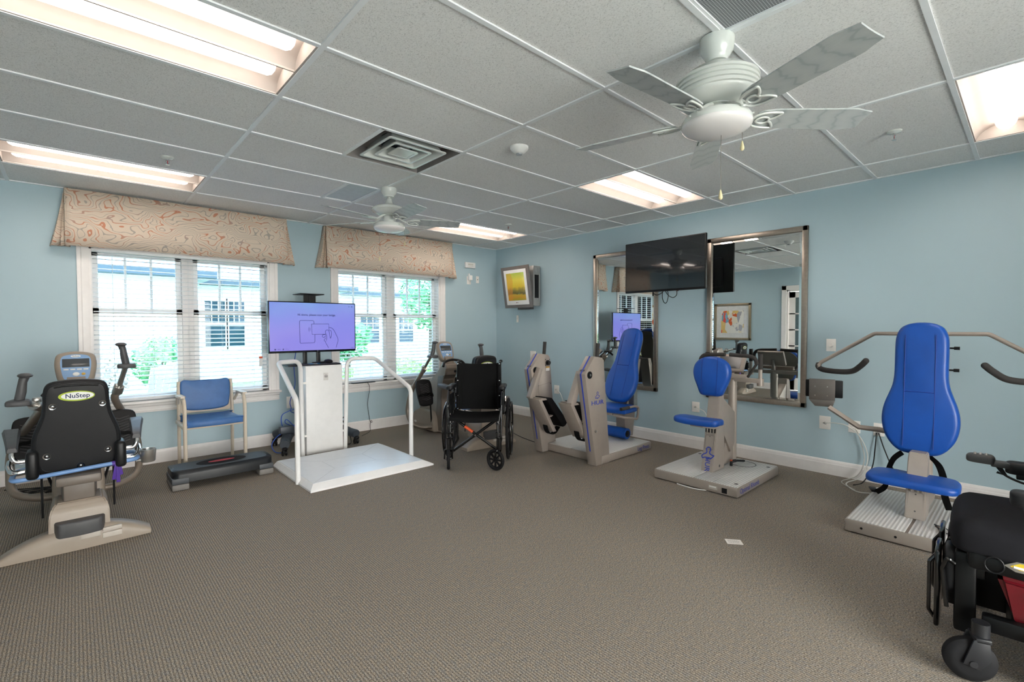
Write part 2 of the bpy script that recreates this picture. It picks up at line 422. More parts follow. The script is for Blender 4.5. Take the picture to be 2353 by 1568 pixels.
def valance(x0, x1, label):
    xc = (x0+x1)/2; h = (x1-x0)/2; root = thing('valance', label, 'valance', (xc, YB, 2.04), group='topographic print valances')
    ztop = .497; yt, yb_ = -.115, -.135
    bm = nb(); n = 40; A = []
    for i in range(n+1):                                   # front panel with a soft hang
        s = i/n; x = -h+2*h*s; w = .004*sin(s*pi*5)
        A.append([(x*.999, yt, ztop), (x, yt+.002, ztop*.8), (x*1.0, (yt+yb_)/2+w*.5, ztop*.45), (x*1.0, yb_+w, .004*sin(s*pi))])
    t = nb(); vs = [[t.verts.new(p) for p in c] for c in A]
    for c, d in zip(vs, vs[1:]):
        for k in range(3): t.faces.new((c[k], d[k], d[k+1], c[k+1]))
    merge(bm, t); o = obj('front_panel', bm, FABM, root, smooth=60)
    sol = o.modifiers.new('thick', 'SOLIDIFY'); sol.thickness = .006
    for s in (-1, 1):                                      # inverted pleat and flared return on each end
        low = [(h-.002, yb_+.002), (h-.03, yb_+.07), (h+.03, yb_+.02), (h+.022, yb_+.075), (h+.085, yb_+.03), (h+.1, yb_+.1), (h+.1, -.004)]
        top = [(h-.002, yt+.001), (h-.012, yt+.03), (h-.002, yt+.01), (h-.008, yt+.035), (h, yt+.02), (h, yt+.06), (h, -.004)]
        t = nb(); rows = []
        for u in (0, .25, .5, .75, 1):
            rows.append([t.verts.new((s*(a[0]+(b[0]-a[0])*u**1.15), a[1]+(b[1]-a[1])*u, ztop*(1-u)-.006*u)) for a, b in zip(top, low)])
        for c, d in zip(rows, rows[1:]):
            for k in range(len(low)-1): t.faces.new((c[k], c[k+1], d[k+1], d[k]))
        bm = nb(); merge(bm, t); o = obj('pleated_return', bm, FABM, root, smooth=60)
        sol = o.modifiers.new('thick', 'SOLIDIFY'); sol.thickness = .005
    bm = nb(); box(bm, -h+.01, h-.01, yt+.008, 0, ztop-.012, ztop); obj('mounting_board', bm, WHITE, root)
valance(-.048, 1.775, 'beige contour-print fabric valance over the left window')
valance(2.215, 4.03, 'beige contour-print fabric valance over the window nearest the corner')

# ---- French door in the left wall (seen in the mirrors)
bm = nb(); y0, y1 = DY
for a, b in ((y0-.09, y0), (y1, y1+.09)): box(bm, XL-.0, XL+.02, a, b, 0, 2.175, r=.004)
box(bm, XL, XL+.02, y0-.09, y1+.09, 2.085, 2.175, r=.004)
for a, b in ((y0, y0+.03), (y1-.03, y1)): box(bm, XL-SW, XL, a, b, 0, 2.085)
box(bm, XL-SW, XL, y0, y1, 2.055, 2.085)
dr = struct('door_1', bm, TRIM, smooth=20)
bm = nb(); a, b = y0+.03, y1-.03; st = .115; yy0, yy1 = XL-.1, XL-.06
box(bm, yy0, yy1, a, a+st, .01, 2.05); box(bm, yy0, yy1, b-st, b, .01, 2.05); box(bm, yy0, yy1, a, b, .01, .26); box(bm, yy0, yy1, a, b, 1.93, 2.05)
for i in range(1, 5): z = .26+(1.93-.26)*i/5; box(bm, yy0, yy1, a, b, z-.012, z+.012)
for i in (1, 2): y = a+st+(b-a-2*st)*i/3; box(bm, yy0, yy1, y-.012, y+.012, .26, 1.93)
struct('door_leaf', bm, TRIM, dr, 0)
bm = nb(); box(bm, XL-.083, XL-.078, a+st, b-st, .26, 1.93); struct('door_glass', bm, mat('dim_door_glass', '#5c6f75', .05), dr, 0)
bm = nb(); cyl(bm, (XL-.06, a+.06, 1.0), (XL+.0, a+.06, 1.0), .012); ball(bm, (XL+.01, a+.06, 1.0), .028); struct('door_knob', bm, NICKEL, dr)

# ---- unseen glazed doors behind the viewer, added to let in fill daylight
bm = nb(); n = 4; a, b = FD
for x0, x1 in ((a, a+.05), (b-.05, b)): box(bm, x0, x1, YF-SW, YF+.01, 0, 2.2)
box(bm, a, b, YF-SW, YF+.01, 2.14, 2.2); dr = struct('added_fill_doors', bm, TRIM, smooth=0)
for i in range(n):
    x0 = a+.05+(b-a-.1)*i/n; x1 = a+.05+(b-a-.1)*(i+1)/n; bm = nb()
    for p, q, c, d in ((x0, x0+.07, .0, 2.14), (x1-.07, x1, .0, 2.14), (x0, x1, 0, .14), (x0, x1, 2.04, 2.14)): box(bm, p, q, YF-.09, YF-.05, c, d)
    lf = struct('door_leaf', bm, TRIM, dr, 0); bm = nb(); box(bm, x0+.065, x1-.065, YF-.072, YF-.067, .13, 2.05); struct('pane', bm, WARMGL, lf, 0)
bm = nb(); box(bm, -8, 12, -14, YF-SW-.01, -.17, -.13); struct('added_patio', bm, mat('pale_bounce_ground', '#d3d0c8', .8), smooth=0)  # unseen pale ground outside the added doors, bounces daylight in
# ================================================================== CEILING FIXTURES
LENS = glow('fluorescent_lens', '#fff1e6', LENS_S)
REFL = mat('troffer_reflector_beige', '#aaa19a', .6, var=.02)
def troffer():
    root = thing('ceiling_light', 'x', 'light')
    L, Wd, dp = .590, .2862, .082                          # half length, width of one trough, depth
    bm = nb(); n = 14
    for s in (-1, 1):                                      # two curved reflector troughs
        y0 = 0 if s > 0 else -Wd; t = nb(); A = []
        for i in range(n+1):
            u = i/n; y = y0+Wd*u; z = dp*(1-(2*u-1)**2)**.62+.006
            A.append((t.verts.new((-L, y, z)), t.verts.new((L, y, z))))
        for p, q in zip(A, A[1:]): t.faces.new((p[0], q[0], q[1], p[1]))
        for e in (0, 1):
            sx = -L if e == 0 else L; f = [p[e] for p in A]
            c = [t.verts.new((sx*.93, v.co.y*.0+y0+Wd*(i/n), .0065+v.co.z*.98)) for i, v in enumerate(f)] if 0 else None
            t.faces.new(f)
        merge(bm, t)
    o = obj('reflector', bm, REFL, root, smooth=50)
    bm = nb()
    for a, b, c, d in ((-.6, -L+.002, -.2975, .2975), (L-.002, .6, -.2975, .2975), (-.6, .6, -.2975, -Wd+.001), (-.6, .6, Wd-.001, .2975)): box(bm, a, b, c, d, .001, .012)
    box(bm, -L, L, -.004, .004, .002, .012)
    obj('rim', bm, REFL, root, smooth=0)
    bm = nb(); box(bm, -.6, .6, -.2975, .2975, .094, .1); box(bm, -.6, .6, -.2975, -.29, .01, .1); box(bm, -.6, .6, .29, .2975, .01, .1); box(bm, -.6, -.594, -.29, .29, .01, .1); box(bm, .594, .6, -.29, .29, .01, .1)
    obj('housing', bm, REFL, root, smooth=0)
    for s in (-1, 1):                                      # frosted half-round lens along each trough
        yc = s*Wd/2; secs = []
        for x, k in ((-.545, .05), (-.542, .55), (-.53, .85), (-.51, 1), (.51, 1), (.53, .85), (.542, .55), (.545, .05)):
            secs.append([(x, yc+.052*k*cos(a), .082-.064*k*sin(a)) for a in [pi*j/12 for j in range(13)]])
        bm = nb(); loft(bm, secs); obj('lens', bm, LENS, root, smooth=60)
    return root
lab = ['large ceiling light cut by the top left of the photo', 'ceiling light just above the left window valance', 'ceiling light between the near fan and the wall television',
       'ceiling light beyond the small far fan, near the corner', 'ceiling light cut by the right edge of the photo', 'ceiling light added unseen behind the viewer, over the left side of the room']
t0 = troffer()
for (i, j), lb in zip(LIGHTS, lab):
    p = (GX+1.2192*(i+.5), GY+.6096*(j+.5), ZC+.002); lb = 'white twin-lamp '+lb
    if lb.endswith('top left of the photo'):
        t0.location = p; t0['label'] = lb; t0['group'] = 'twin-lamp ceiling lights'
    else: dup(t0, p, 0, lb, 'twin-lamp ceiling lights')

# ---- supply diffuser with nested square cones
x, y = GX+.9144, GY+.6096*3.5
root = thing('ceiling_vent', 'square four-way ceiling vent with nested white cones', 'vent', (x, y, ZC))
def sq(h, z): return [(-h, -h, z), (h, -h, z), (h, h, z), (-h, h, z)]
def sqr(h, r, z): return [(a, b, z) for a, b in rrect(-h, h, -h, h, r, 4)]
bm = nb(); box(bm, -.297, .297, -.297, .297, .10, .106)
for a, b, c, d in ((-.297, -.292, -.297, .297), (.292, .297, -.297, .297), (-.297, .297, -.297, -.292), (-.297, .297, .292, .297)): box(bm, a, b, c, d, 0, .1)
obj('housing', bm, mat('vent_housing_grey', '#8f8a88', .5), root, smooth=0)
bm = nb(); lathe(bm, [(.15, .1), (.15, .06), (.146, .06), (.146, .099)], 32); obj('duct_collar', bm, mat('duct_dark', '#3c4348', .5), root)
for h0, h1, z0, z1 in ((.225, .17, -.002, .075), (.15, .105, .0, .07), (.082, .03, .002, .05)):
    bm = nb(); loft(bm, [sqr(h0, .02, z0+.006), sqr(h0, .02, z0), sqr(h0-.018, .018, z0), sqr(h0-.02, .018, z0+.006), sqr(h1, .015, z1), sqr(h1-.004, .015, z1), sqr(h0-.03, .018, z0+.012)], cap=False); obj('cone', bm, FANW, root)
bm = nb(); loft(bm, [sq(.062, .004), sq(.02, .03)]); obj('center_plate', bm, FANW, root)
# ---- egg-crate return grilles
def eggcrate():
    k = NT('eggcrate_grille'); vec = k.coord((1, 1, 1)); sp = k.new('ShaderNodeSeparateXYZ'); k.link(vec, sp.inputs[0])
    a = k.math('LESS_THAN', k.math('PINGPONG', k.math('MULTIPLY', sp.outputs[0], 100.), .5), .12)
    b = k.math('LESS_THAN', k.math('PINGPONG', k.math('MULTIPLY', sp.outputs[1], 100.), .5), .12)
    k.base(k.mix(k.math('MAXIMUM', a, b), '#63666a', '#b6b9bb')); return k.m
EGG = eggcrate()
def grille(x0, x1, y0, y1, label, m=None):
    root = thing('return_grille', label, 'vent', ((x0+x1)/2, (y0+y1)/2, ZC)); hx, hy = (x1-x0)/2-.012, (y1-y0)/2-.012
    bm = nb(); box(bm, -hx, hx, -hy, hy, .009, .014); obj('grid_panel', bm, m or EGG, root, smooth=0)
    bm = nb()
    for a, b, c, d in ((-hx, -hx+.012, -hy, hy), (hx-.012, hx, -hy, hy), (-hx, hx, -hy, -hy+.012), (-hx, hx, hy-.012, hy)): box(bm, a, b, c, d, .003, .01)
    obj('frame', bm, GRIDM, root, smooth=0)
grille(GX+.6096, GX+1.2192, GY-.6096, GY, 'large grey grid air return in the ceiling beside the near fan, at the top edge')
grille(GX+.9144, GX+1.2192, GY+.6096*5, GY+.6096*6, 'small pale grid air return in the ceiling left of the far fan', mat('pale_perforated_panel', '#c3cbd0', .5))
# ---- ceiling sensor and sprinklers
root = thing('motion_sensor', 'white round dome sensor on the ceiling between the two fans', 'sensor', (2.276, 2.412, ZC))
bm = nb(); lathe(bm, [(.064, .006), (.064, -.004), (.06, -.012), (.04, -.032), (.027, -.041), (.024, -.041)]); obj('body', bm, WHITE, root)
bm = nb(); lathe(bm, [(.024, -.04), (.022, -.047), (.012, -.05), (0, -.051)]); obj('lens', bm, mat('sensor_lens', '#9aa0a4', .15), root)
def sprinkler(x, y, label):
    root = thing('fire_sprinkler', label, 'sprinkler', (x, y, ZC), group='ceiling fire sprinklers')
    bm = nb(); lathe(bm, [(.041, .006), (.041, .001), (.036, -.004), (.014, -.008), (.012, -.008)]); obj('escutcheon', bm, FANW, root)
    bm = nb(); cyl(bm, (0, 0, 0), (0, 0, -.022), .009); tube(bm, [(.009, 0, -.018), (.012, 0, -.03), (0, 0, -.048)], .0025, 6); tube(bm, [(-.009, 0, -.018), (-.012, 0, -.03), (0, 0, -.048)], .0025, 6); obj('frame', bm, CHROME, root)
    bm = nb(); cyl(bm, (0, 0, -.02), (0, 0, -.046), .003, 8); obj('bulb', bm, RED, root)
    bm = nb(); lathe(bm, [(0, -.047), (.013, -.048), (.013, -.05), (0, -.051)], 16); obj('deflector', bm, CHROME, root)
    return root
sprinkler(.519, 4.258, 'fire sprinkler beside the ceiling light above the left window'); sprinkler(3.86, .625, 'fire sprinkler in the ceiling right of the near fan blades')
sprinkler(3.861, 4.285, 'fire sprinkler beside the ceiling light near the corner')

# ================================================================== CEILING FANS
def blade_mat():
    k = NT('whitewashed_oak_blade'); vec = k.coord((1, 1, 1)); mp = k.coord((2.2, 16, 1))
    w = k.new('ShaderNodeTexWave', wave_type='RINGS', rings_direction='Y'); w.inputs['Scale'].default_value = 1.6; w.inputs['Distortion'].default_value = 5; w.inputs['Detail'].default_value = 2; w.inputs['Detail Scale'].default_value = .7
    k.link(mp, w.inputs['Vector']); fine = k.noise(k.coord((8, 240, 8)), 1, 2)
    c = k.ramp(w.outputs['Fac'], [(.0, '#9fa5a6'), (.1, '#b0b5b5'), (1, '#b8bcbb')])
    k.base(k.mix(k.math('MULTIPLY', fine, .3), c, '#9ca1a3')); k.b.inputs['Roughness'].default_value = .4; return k.m
BLADE = blade_mat(); PULL = mat('cream_pull', '#d9cda3', .4); CHAIN = mat('ball_chain', '#8d8a84', .35, metal=.6)
GLOBE = NT('frosted_glass_globe'); GLOBE.b.inputs['Base Color'].default_value = lin('#e2dedd'); GLOBE.b.inputs['Roughness'].default_value = .18
GLOBE.b.inputs['Subsurface Weight'].default_value = .25; GLOBE.b.inputs['Subsurface Radius'].default_value = (.03, .03, .03); GLOBE = GLOBE.m
def fan(label, loc, phase, zs, rm, rg, ribs, chains, pitch=-13, r1=.65):
    """zs: bottoms of canopy, rod, motor top, motor bottom, fitter top, fitter bottom, globe bottom (all below the ceiling)"""
    root = thing('ceiling_fan', label, 'fan', loc, group='white five-blade ceiling fans'); zc, zr, zm, zb, zf, zg, zl = [-q for q in zs]
    bm = nb(); lathe(bm, [(.066, .004), (.07, 0), (.071, -.012), (.066, zc*.5), (.05, zc*.78), (.044, zc*.86), (.044, zc), (.03, zc)]); obj('canopy', bm, FANW, root)
    bm = nb(); cyl(bm, (0, 0, zc+.02), (0, 0, zr-.03), .0125); obj('downrod', bm, FANW, root)
    H = zb-zm; pr = [(.013, zr+.012), (.022, zr+.008), (.026, zr-.01)]
    if ribs:
        pr += [(.03, zm+.01), (.06, zm), (rm*.72, zm-.01), (rm*.93, zm+H*.25)]
        for i in range(4): z = zm+H*(.3+.13*i); pr += [(rm, z), (rm*1.0, z+H*.07), (rm*.955, z+H*.085), (rm*.955, z+H*.12)]
        pr += [(rm*.9, zb-H*.12), (rm*.7, zb), (.06, zb)]
    else: pr += [(.04, zm+.012), (.06, zm), (rm*.75, zm+H*.12), (rm*.97, zm+H*.35), (rm, zm+H*.5), (rm, zm+H*.56), (rm*.96, zm+H*.6), (rm*.93, zm+H*.72), (rm*.6, zb), (.06, zb)]
    bm = nb(); lathe(bm, pr, 40); obj('motor_housing', bm, FANW, root, smooth=45)
    bm = nb(); lathe(bm, [(.06, zb+.002), (.066, zb-.006), (.066, zf+.012), (.05, zf+.01), (.052, zf), (.052, zg+.02)]); obj('switch_housing', bm, FANW, root)
    bm = nb(); lathe(bm, [(.05, zg+.028), (.075, zg+.022), (rg*.93, zg+.012), (rg, zg-.004), (rg, zg-.018), (rg*.97, zg-.02)], 36)
    for k in range(3): a = R(40+120*k); cyl(bm, (rg*.96*cos(a), rg*.96*sin(a), zg-.004), (rg*1.05*cos(a), rg*1.05*sin(a), zg-.004), .004, 8)
    obj('light_fitter', bm, FANW, root)
    D = zg-.012-zl; bm = nb(); lathe(bm, [(rg*.97, zg-.01), (rg*1.0, zg-.02)]+[(rg*1.0*cos(a), zg-.02-(D-.01)*sin(a)) for a in [pi/2*j/9 for j in range(1, 10)]], 40); obj('glass_globe', bm, GLOBE, root, smooth=70)
    zbl = zb-.05
    for k in range(5):
        a = phase+72*k; M = RZ(a) @ T(0, 0, zbl) @ RX(pitch)
        hf = [(.165, .036), (.19, .053), (.24, .06), (r1-.1, .070), (r1-.08, .067), (r1-.05, .057), (r1-.028, .054), (r1-.012, .053), (r1-.017, .03), (r1-.016, .012)]
        o1 = [(x, -y) for x, y in hf]+hf[::-1]
        bm = nb(); ext(bm, o1, 'z', 0, .006, r=.0018, seg=1); bl = obj('fan_blade', bm, BLADE, root, M=M)
        bm = nb(); z = -.006                                # ornate blade iron: arm, outer petals and inner loop
        tube(bm, spl([(.05, 0, .044), (.085, 0, .03), (.125, 0, .002), (.155, 0, z)], 5), .0085, 8)
        for s in (-1, 1):
            tube(bm, spl([(.148, 0, z), (.165, s*.032, z), (.2, s*.047, z), (.245, s*.05, z), (.262, s*.045, z), (.245, s*.018, z), (.222, s*.002, z)], 5), .0058, 8, flat=.8)
        tube(bm, spl([(.2+.027*cos(q), .02*sin(q), z) for q in [2*pi*j/10 for j in range(10)]], 3, True), .005, 8, closed=True, flat=.8)
        obj('blade_bracket', bm, FANW, bl)
    for (cx, cy, ztop, zend) in chains:
        bm = nb(); cyl(bm, (cx, cy, ztop), (cx, cy, zend+.04), .0014, 6); pc = obj('pull_chain', bm, CHAIN, root)
        bm = nb(); lathe(bm, [(.0, .042), (.003, .04), (.004, .034), (.009, .012), (.0085, .004), (.004, -.001), (0, -.002)], 14); obj('pull_knob', bm, PULL, pc, M=T(cx, cy, zend))
fan('large near white ceiling fan with five wood-grain blades', (2.06, .944, ZC), 31, (.098, .118, .135, .285, .300, .345, .41), .168, .143, True,
    [(.135, -.055, -.34, -.452), (.012, -.016, -.40, -.682)], r1=.66)
fan('small-looking far white ceiling fan in front of the corner window valance', (2.078, 3.885, ZC), -24, (.076, .098, .15, .232, .25, .326, .392), .15, .135, False,
    [(.115, -.067, -.36, -.498), (-.08, .03, -.40, -.642)], r1=.65)
# ================================================================== THINGS ON THE WALLS
def mirror(y0, y1, label):
    root = thing('wall_mirror', label, 'mirror', (XR, (y0+y1)/2, .575), group='silver framed mirrors'); h = (y1-y0)/2; H = 1.668; fw = .048
    bm = nb()
    for a, b, c, d in ((-h, -h+fw, 0, H), (h-fw, h, 0, H), (-h, h, 0, fw), (-h, h, H-fw, H)):
        box(bm, -.032, 0, a, b, c, d, r=.006)
    obj('frame', bm, NICKEL, root)
    bm = nb(); box(bm, -.014, -.006, -h+fw-.005, h-fw+.005, fw-.005, H-fw+.005); obj('mirror_glass', bm, MIRROR, root, smooth=0)
    bm = nb(); bw = .022                                   # bevelled glass edge
    a0, a1, c0, c1 = -h+fw, h-fw, fw, H-fw
    t = nb(); o = [(-.0145, a0, c0), (-.0145, a1, c0), (-.0145, a1, c1), (-.0145, a0, c1)]; i = [(-.0175, a0+bw, c0+bw), (-.0175, a1-bw, c0+bw), (-.0175, a1-bw, c1-bw), (-.0175, a0+bw, c1-bw)]
    A = [t.verts.new(p) for p in o]; B = [t.verts.new(p) for p in i]
    for k in range(4): t.faces.new((A[k], A[(k+1) % 4], B[(k+1) % 4], B[k]))
    merge(bm, t); obj('bevelled_edge', bm, MIRROR, root, smooth=0)
mirror(2.925, 3.842, 'tall silver framed mirror behind the blue leg press seat')
mirror(1.405, 2.345, 'tall silver framed mirror right of the wall television')

# ---- wall television on an arm
root = thing('wall_television', 'black flat television on a wall arm between the two mirrors', 'television', (4.62, 2.67, 1.70))
h = .468
bm = nb(); box(bm, -.012, .02, -h, h, 0, .553, r=.006); obj('bezel', bm, BLACK, root)
bm = nb(); box(bm, -.0135, -.010, -h+.011, h-.011, .022, .543); obj('screen', bm, SCREENK, root, smooth=0)
bm = nb(); box(bm, .02, .06, -.36, .36, .06, .38, r=.02); obj('rear_cover', bm, BLACK, root)
bm = nb(); box(bm, .06, .08, -.2, .2, .1, .4); box(bm, .315, .338, -.11, .11, .08, .42); tube(bm, [(.08, 0, .25), (.19, .17, .25), (.32, 0, .25)], .018, 8); obj('mount_arm', bm, BLACK, root)
bm = nb(); box(bm, -.01, .004, -.17, -.155, -.008, .001); obj('sensor_bump', bm, BLACK, root)
bm = nb(); ball(bm, (-.0115, -.163, -.004), .002, n=8); obj('standby_light', bm, glow('standby_red', '#ff5038', 1.2/2**EXPO), root, 'small red light')
def P(u, v): return (0.03, 0.17-u*.0019-.02, .03-v*.0019)
cab = [(-3, -8), (0, 10), (12, 26), (30, 33), (50, 28), (66, 18), (72, 8), (66, 16), (64, 34), (66, 58), (76, 78), (88, 80), (96, 64), (100, 42), (98, 20), (90, 8), (84, 12), (90, 26), (108, 44), (130, 52), (148, 42), (152, 24), (146, 8), (134, -8)]
bm = nb(); tube(bm, spl([P(u, v) for u, v in cab], 6), .0042, 8); obj('looped_cable', bm, BLACK, root)

# ---- art-panel air conditioner, its front tilted open
root = thing('wall_air_conditioner', 'wall air conditioner with a yellow-green landscape print front', 'air conditioner', (XR, 0, 0))
root.location = (XR, 5.07, 1.61)
bm = nb(); box(bm, -.165, -.02, -.275, .275, .02, .59, r=.012); obj('case', bm, ALU, root)
bm = nb(); box(bm, -.02, 0, -.2, .2, .1, .45); obj('wall_bracket', bm, DGREY, root)
bm = nb(); box(bm, -.14, -.05, -.279, -.27, .13, .46, r=.002); obj('side_vent', bm, BLACK, root)
bm = nb(); box(bm, -.06, -.03, -.281, -.272, .1, .48, r=.002); box(bm, -.135, -.1, -.28, -.272, .49, .56, r=.003); obj('side_trim', bm, STEEL, root)
bm = nb(); box(bm, -.1, -.03, -.15, .12, -.025, .02, r=.004); obj('drip_tray', bm, DGREY, root)
M = T(-.172, 0, .0) @ RY(-9)                               # tilted front: local z up, y across
bm = nb(); box(bm, -.022, 0, -.29, .29, 0, .6, r=.004); fp = obj('front_panel', bm, ACGREY, root, M=M)
bm = nb(); box(bm, -.0245, -.02, -.232, .232, .045, .552, r=.001); obj('white_mat', bm, WHITE, fp, 'white picture mat')
def land_mat():
    k = NT('yellow_green_landscape_print'); vec = k.coord(); sp = k.new('ShaderNodeSeparateXYZ'); k.link(vec, sp.inputs[0])
    n = k.noise(k.coord((1, 9, 9)), 1, 5, .65); z = k.math('ADD', sp.outputs[2], k.math('MULTIPLY', k.math('SUBTRACT', n, .5), .10))
    c = k.ramp(k.math('MULTIPLY', z, 1/.6), [(.16, '#97a02a'), (.24, '#c9992a'), (.31, '#c8a630'), (.34, '#5d5a2c'), (.42, '#8d7f35'), (.5, '#dfc22f'), (.68, '#eadb4f'), (.8, '#c3cf55'), (.9, '#9fbc4a')])
    warm = k.math('MULTIPLY', k.math('GREATER_THAN', k.math('ADD', sp.outputs[1], k.math('MULTIPLY', n, .2)), .17), .45)
    k.base(k.mix(warm, c, '#dd8a2a')); k.b.inputs['Roughness'].default_value = .12; return k.m
bm = nb(); box(bm, -.0262, -.024, -.185, .185, .108, .505); obj('landscape_print', bm, land_mat(), fp, 'green and gold landscape print', smooth=0)
bm = nb(); ext(bm, [(-.06, .205), (-.04, .196), (0, .196), (.01, .205)], 'x', -.0268, -.0262, M=T(0, -.03, 0)); ball(bm, (-.0265, -.055, .215), .0004, .006, .014, n=8); obj('small_boat', bm, mat('boat_green', '#6d7f33', .4), fp)
bm = nb(); cyl(bm, (-.0245, .022, .077), (-.0255, .022, .077), .0085, 16); obj('round_logo', bm, mat('maroon_mark', '#7c3a44', .4), fp)
text('LG', .02, mat('grey_ink', '#5a5a5c', .5), frame((-.0252, -.004, .077), (0, -1, 0), (0, 0, 1)), fp, name='logo')

# ---- plates and small devices
def plate(label, wall, p, z, w=.07, h=.115, kind='duplex', name='wall_outlet', cat='outlet'):
    """wall 'r': right wall, p = y;  'b': window wall, p = x"""
    root = thing(name, label, cat, (XR, p, z) if wall == 'r' else (p, YB, z), 0 if wall == 'b' else -90, 'white wall plates')
    # local: x across, -y out of the wall
    bm = nb(); box(bm, -w/2, w/2, -.006, 0, -h/2, h/2, r=.0025); obj('cover_plate', bm, PLATE, root)
    bm = nb(); mt = PLATE
    if kind == 'duplex':
        for g in range(int(round(w/.07)) or 1):
            cx = 0 if w < .09 else -w/4+g*w/2
            for s in (-1, 1):
                box(bm, cx-.017, cx+.017, -.009, -.004, s*.02-.014, s*.02+.014, r=.004)
        obj('receptacle', bm, PLATE, root)
        bm = nb()
        for s in (-1, 1):
            for a in (-.007, .007): box(bm, a-.001, a+.001, -.0094, -.0085, s*.02-.004, s*.02+.005)
        obj('slot', bm, BLACK, root)
    elif kind == 'jack':
        box(bm, -.006, .006, -.009, -.004, -.006, .006, r=.001); obj('jack', bm, BLACK, root)
    elif kind == 'switch':
        box(bm, -.005, .005, -.018, -.004, -.004, .009, r=.002); obj('toggle', bm, PLATE, root)
        bm = nb()
        for s in (-1, 1): cyl(bm, (0, -.0064, s*.013), (0, -.005, s*.013), .003, 8)
        obj('screw', bm, DGREY, root)
    elif kind == 'dimmer':
        cyl(bm, (0, -.004, 0), (0, -.024, 0), .019, 24, r2=.016); obj('dimmer_knob', bm, PLATE, root)
    elif kind == 'plug':
        bm.free(); bm = nb(); cyl(bm, (0, -.005, 0), (0, -.03, 0), .008, 12); cyl(bm, (0, -.03, 0), (.02, -.05, -.002), .006, 12); obj('coax_plug', bm, STEEL, root)
    else: bm.free()
    return root
plate('white wall plate with a cable plug left of the round blue chest pad', 'r', 2.468, .453, .086, .11, 'plug', 'wall_jack', 'wall plate')
plate('white wall plate with a cable plug below the tilted grey display box', 'r', 1.257, .458, .088, .118, 'plug', 'wall_jack', 'wall plate')
plate('white double outlet behind the bent display arm of the right-hand machine', 'r', 1.037, .454, .086, .105, 'duplex')
plate('white outlet beside the lower left edge of the big blue backrest', 'r', .865, .455, .075, .108, 'duplex')
plate('white outlet on the wall between the two leg press towers', 'r', 4.498, .452, .09, .12, 'plug', 'wall_outlet')
plate('white plate on the wall above the far leg press tower', 'r', 4.962, .9, .115, .15, 'blank', 'wall_plate', 'wall plate')
plate('white toggle switch on the wall under the picture air conditioner', 'r', 5.295, 1.452, .046, .107, 'switch', 'wall_switch', 'switch')
plate('white rotary dimmer with a round knob above the tilted grey display box', 'r', 1.219, 1.156, .074, .11, 'dimmer', 'dimmer_switch', 'switch')
plate('blank white wall plate behind the blue cables of the monitor cart', 'b', 1.82, .462, .085, .135, 'blank', 'wall_plate', 'wall plate')
plate('white plate with a dark square jack right of the plug-in adapter', 'b', 4.575, 2.055, .055, .105, 'jack', 'wall_jack', 'wall plate')
root = thing('thermostat', 'white thermostat box on the wall right of the corner window valance', 'thermostat', (4.425, YB, 2.262))
bm = nb(); box(bm, -.095, .095, -.028, 0, -.042, .042, r=.006); obj('case', bm, WHITE, root)
bm = nb(); box(bm, -.045, .05, -.0295, -.027, .0, .022, r=.001); obj('display', bm, mat('pale_lcd', '#c9c6bd', .3), root)
bm = nb()
for i in range(4): box(bm, -.04+i*.025, -.024+i*.025, -.0295, -.027, -.024, -.014)
obj('button', bm, mat('pale_button', '#d8d4cf', .4), root)
ad = plate('white outlet plate with a plug-in adapter under the thermostat', 'b', 4.41, 2.035, .075, .12, 'duplex')
bm = nb(); box(bm, -.028, .032, -.055, -.006, .0, .072, r=.006); box(bm, -.02, .0, -.03, -.006, .072, .1, r=.004)
o = obj('plug_adapter', bm, WHITE); o.location = (4.41, YB, 2.035); tag(o, 'chunky white adapter plugged in below the thermostat', 'adapter')

# ---- framed print on the left wall (seen in the mirror)
root = thing('framed_print', 'square champagne framed abstract print seen in the right mirror', 'picture', (XL, 4.592, 1.03))
bm = nb(); h = .405; fw = .052
for a, b, c, d in ((-h, -h+fw, 0, .82), (h-fw, h, 0, .82), (-h, h, 0, fw), (-h, h, .82-fw, .82)): box(bm, 0, .03, a, b, c, d, r=.006)
obj('frame', bm, mat('champagne_frame', '#a3957d', .35, metal=.7), root)
bm = nb(); box(bm, 0, .012, -h+.01, h-.01, .01, .81); obj('white_mat', bm, mat('mat_board', '#e4e3e2', .25, coat=.6), root, smooth=0)
def abstract():
    k = NT('abstract_colour_blocks'); vec = k.coord((1, 5.5, 3.2))
    v = k.new('ShaderNodeTexVoronoi'); v.inputs['Scale'].default_value = 1.6; k.link(vec, v.inputs['Vector'])
    sp = k.new('ShaderNodeSeparateColor'); k.link(v.outputs['Color'], sp.inputs[0])
    n = k.noise(vec, 2.5, 3); f = k.math('ADD', sp.outputs[0], k.math('MULTIPLY', k.math('SUBTRACT', n, .5), .25))
    k.base(k.ramp(f, [(.0, '#ece9e2'), (.3, '#e9e0cc'), (.45, '#e2642c'), (.52, '#ebe7df'), (.66, '#a9aab2'), (.74, '#efe9df'), (.82, '#e6c47a'), (.9, '#e2584a'), (.96, '#7fb1c9')], 'CONSTANT')); k.b.inputs['Roughness'].default_value = .3; return k.m
bm = nb(); box(bm, .011, .0135, -.25, .25, .16, .66); obj('abstract_art', bm, abstract(), root, smooth=0)
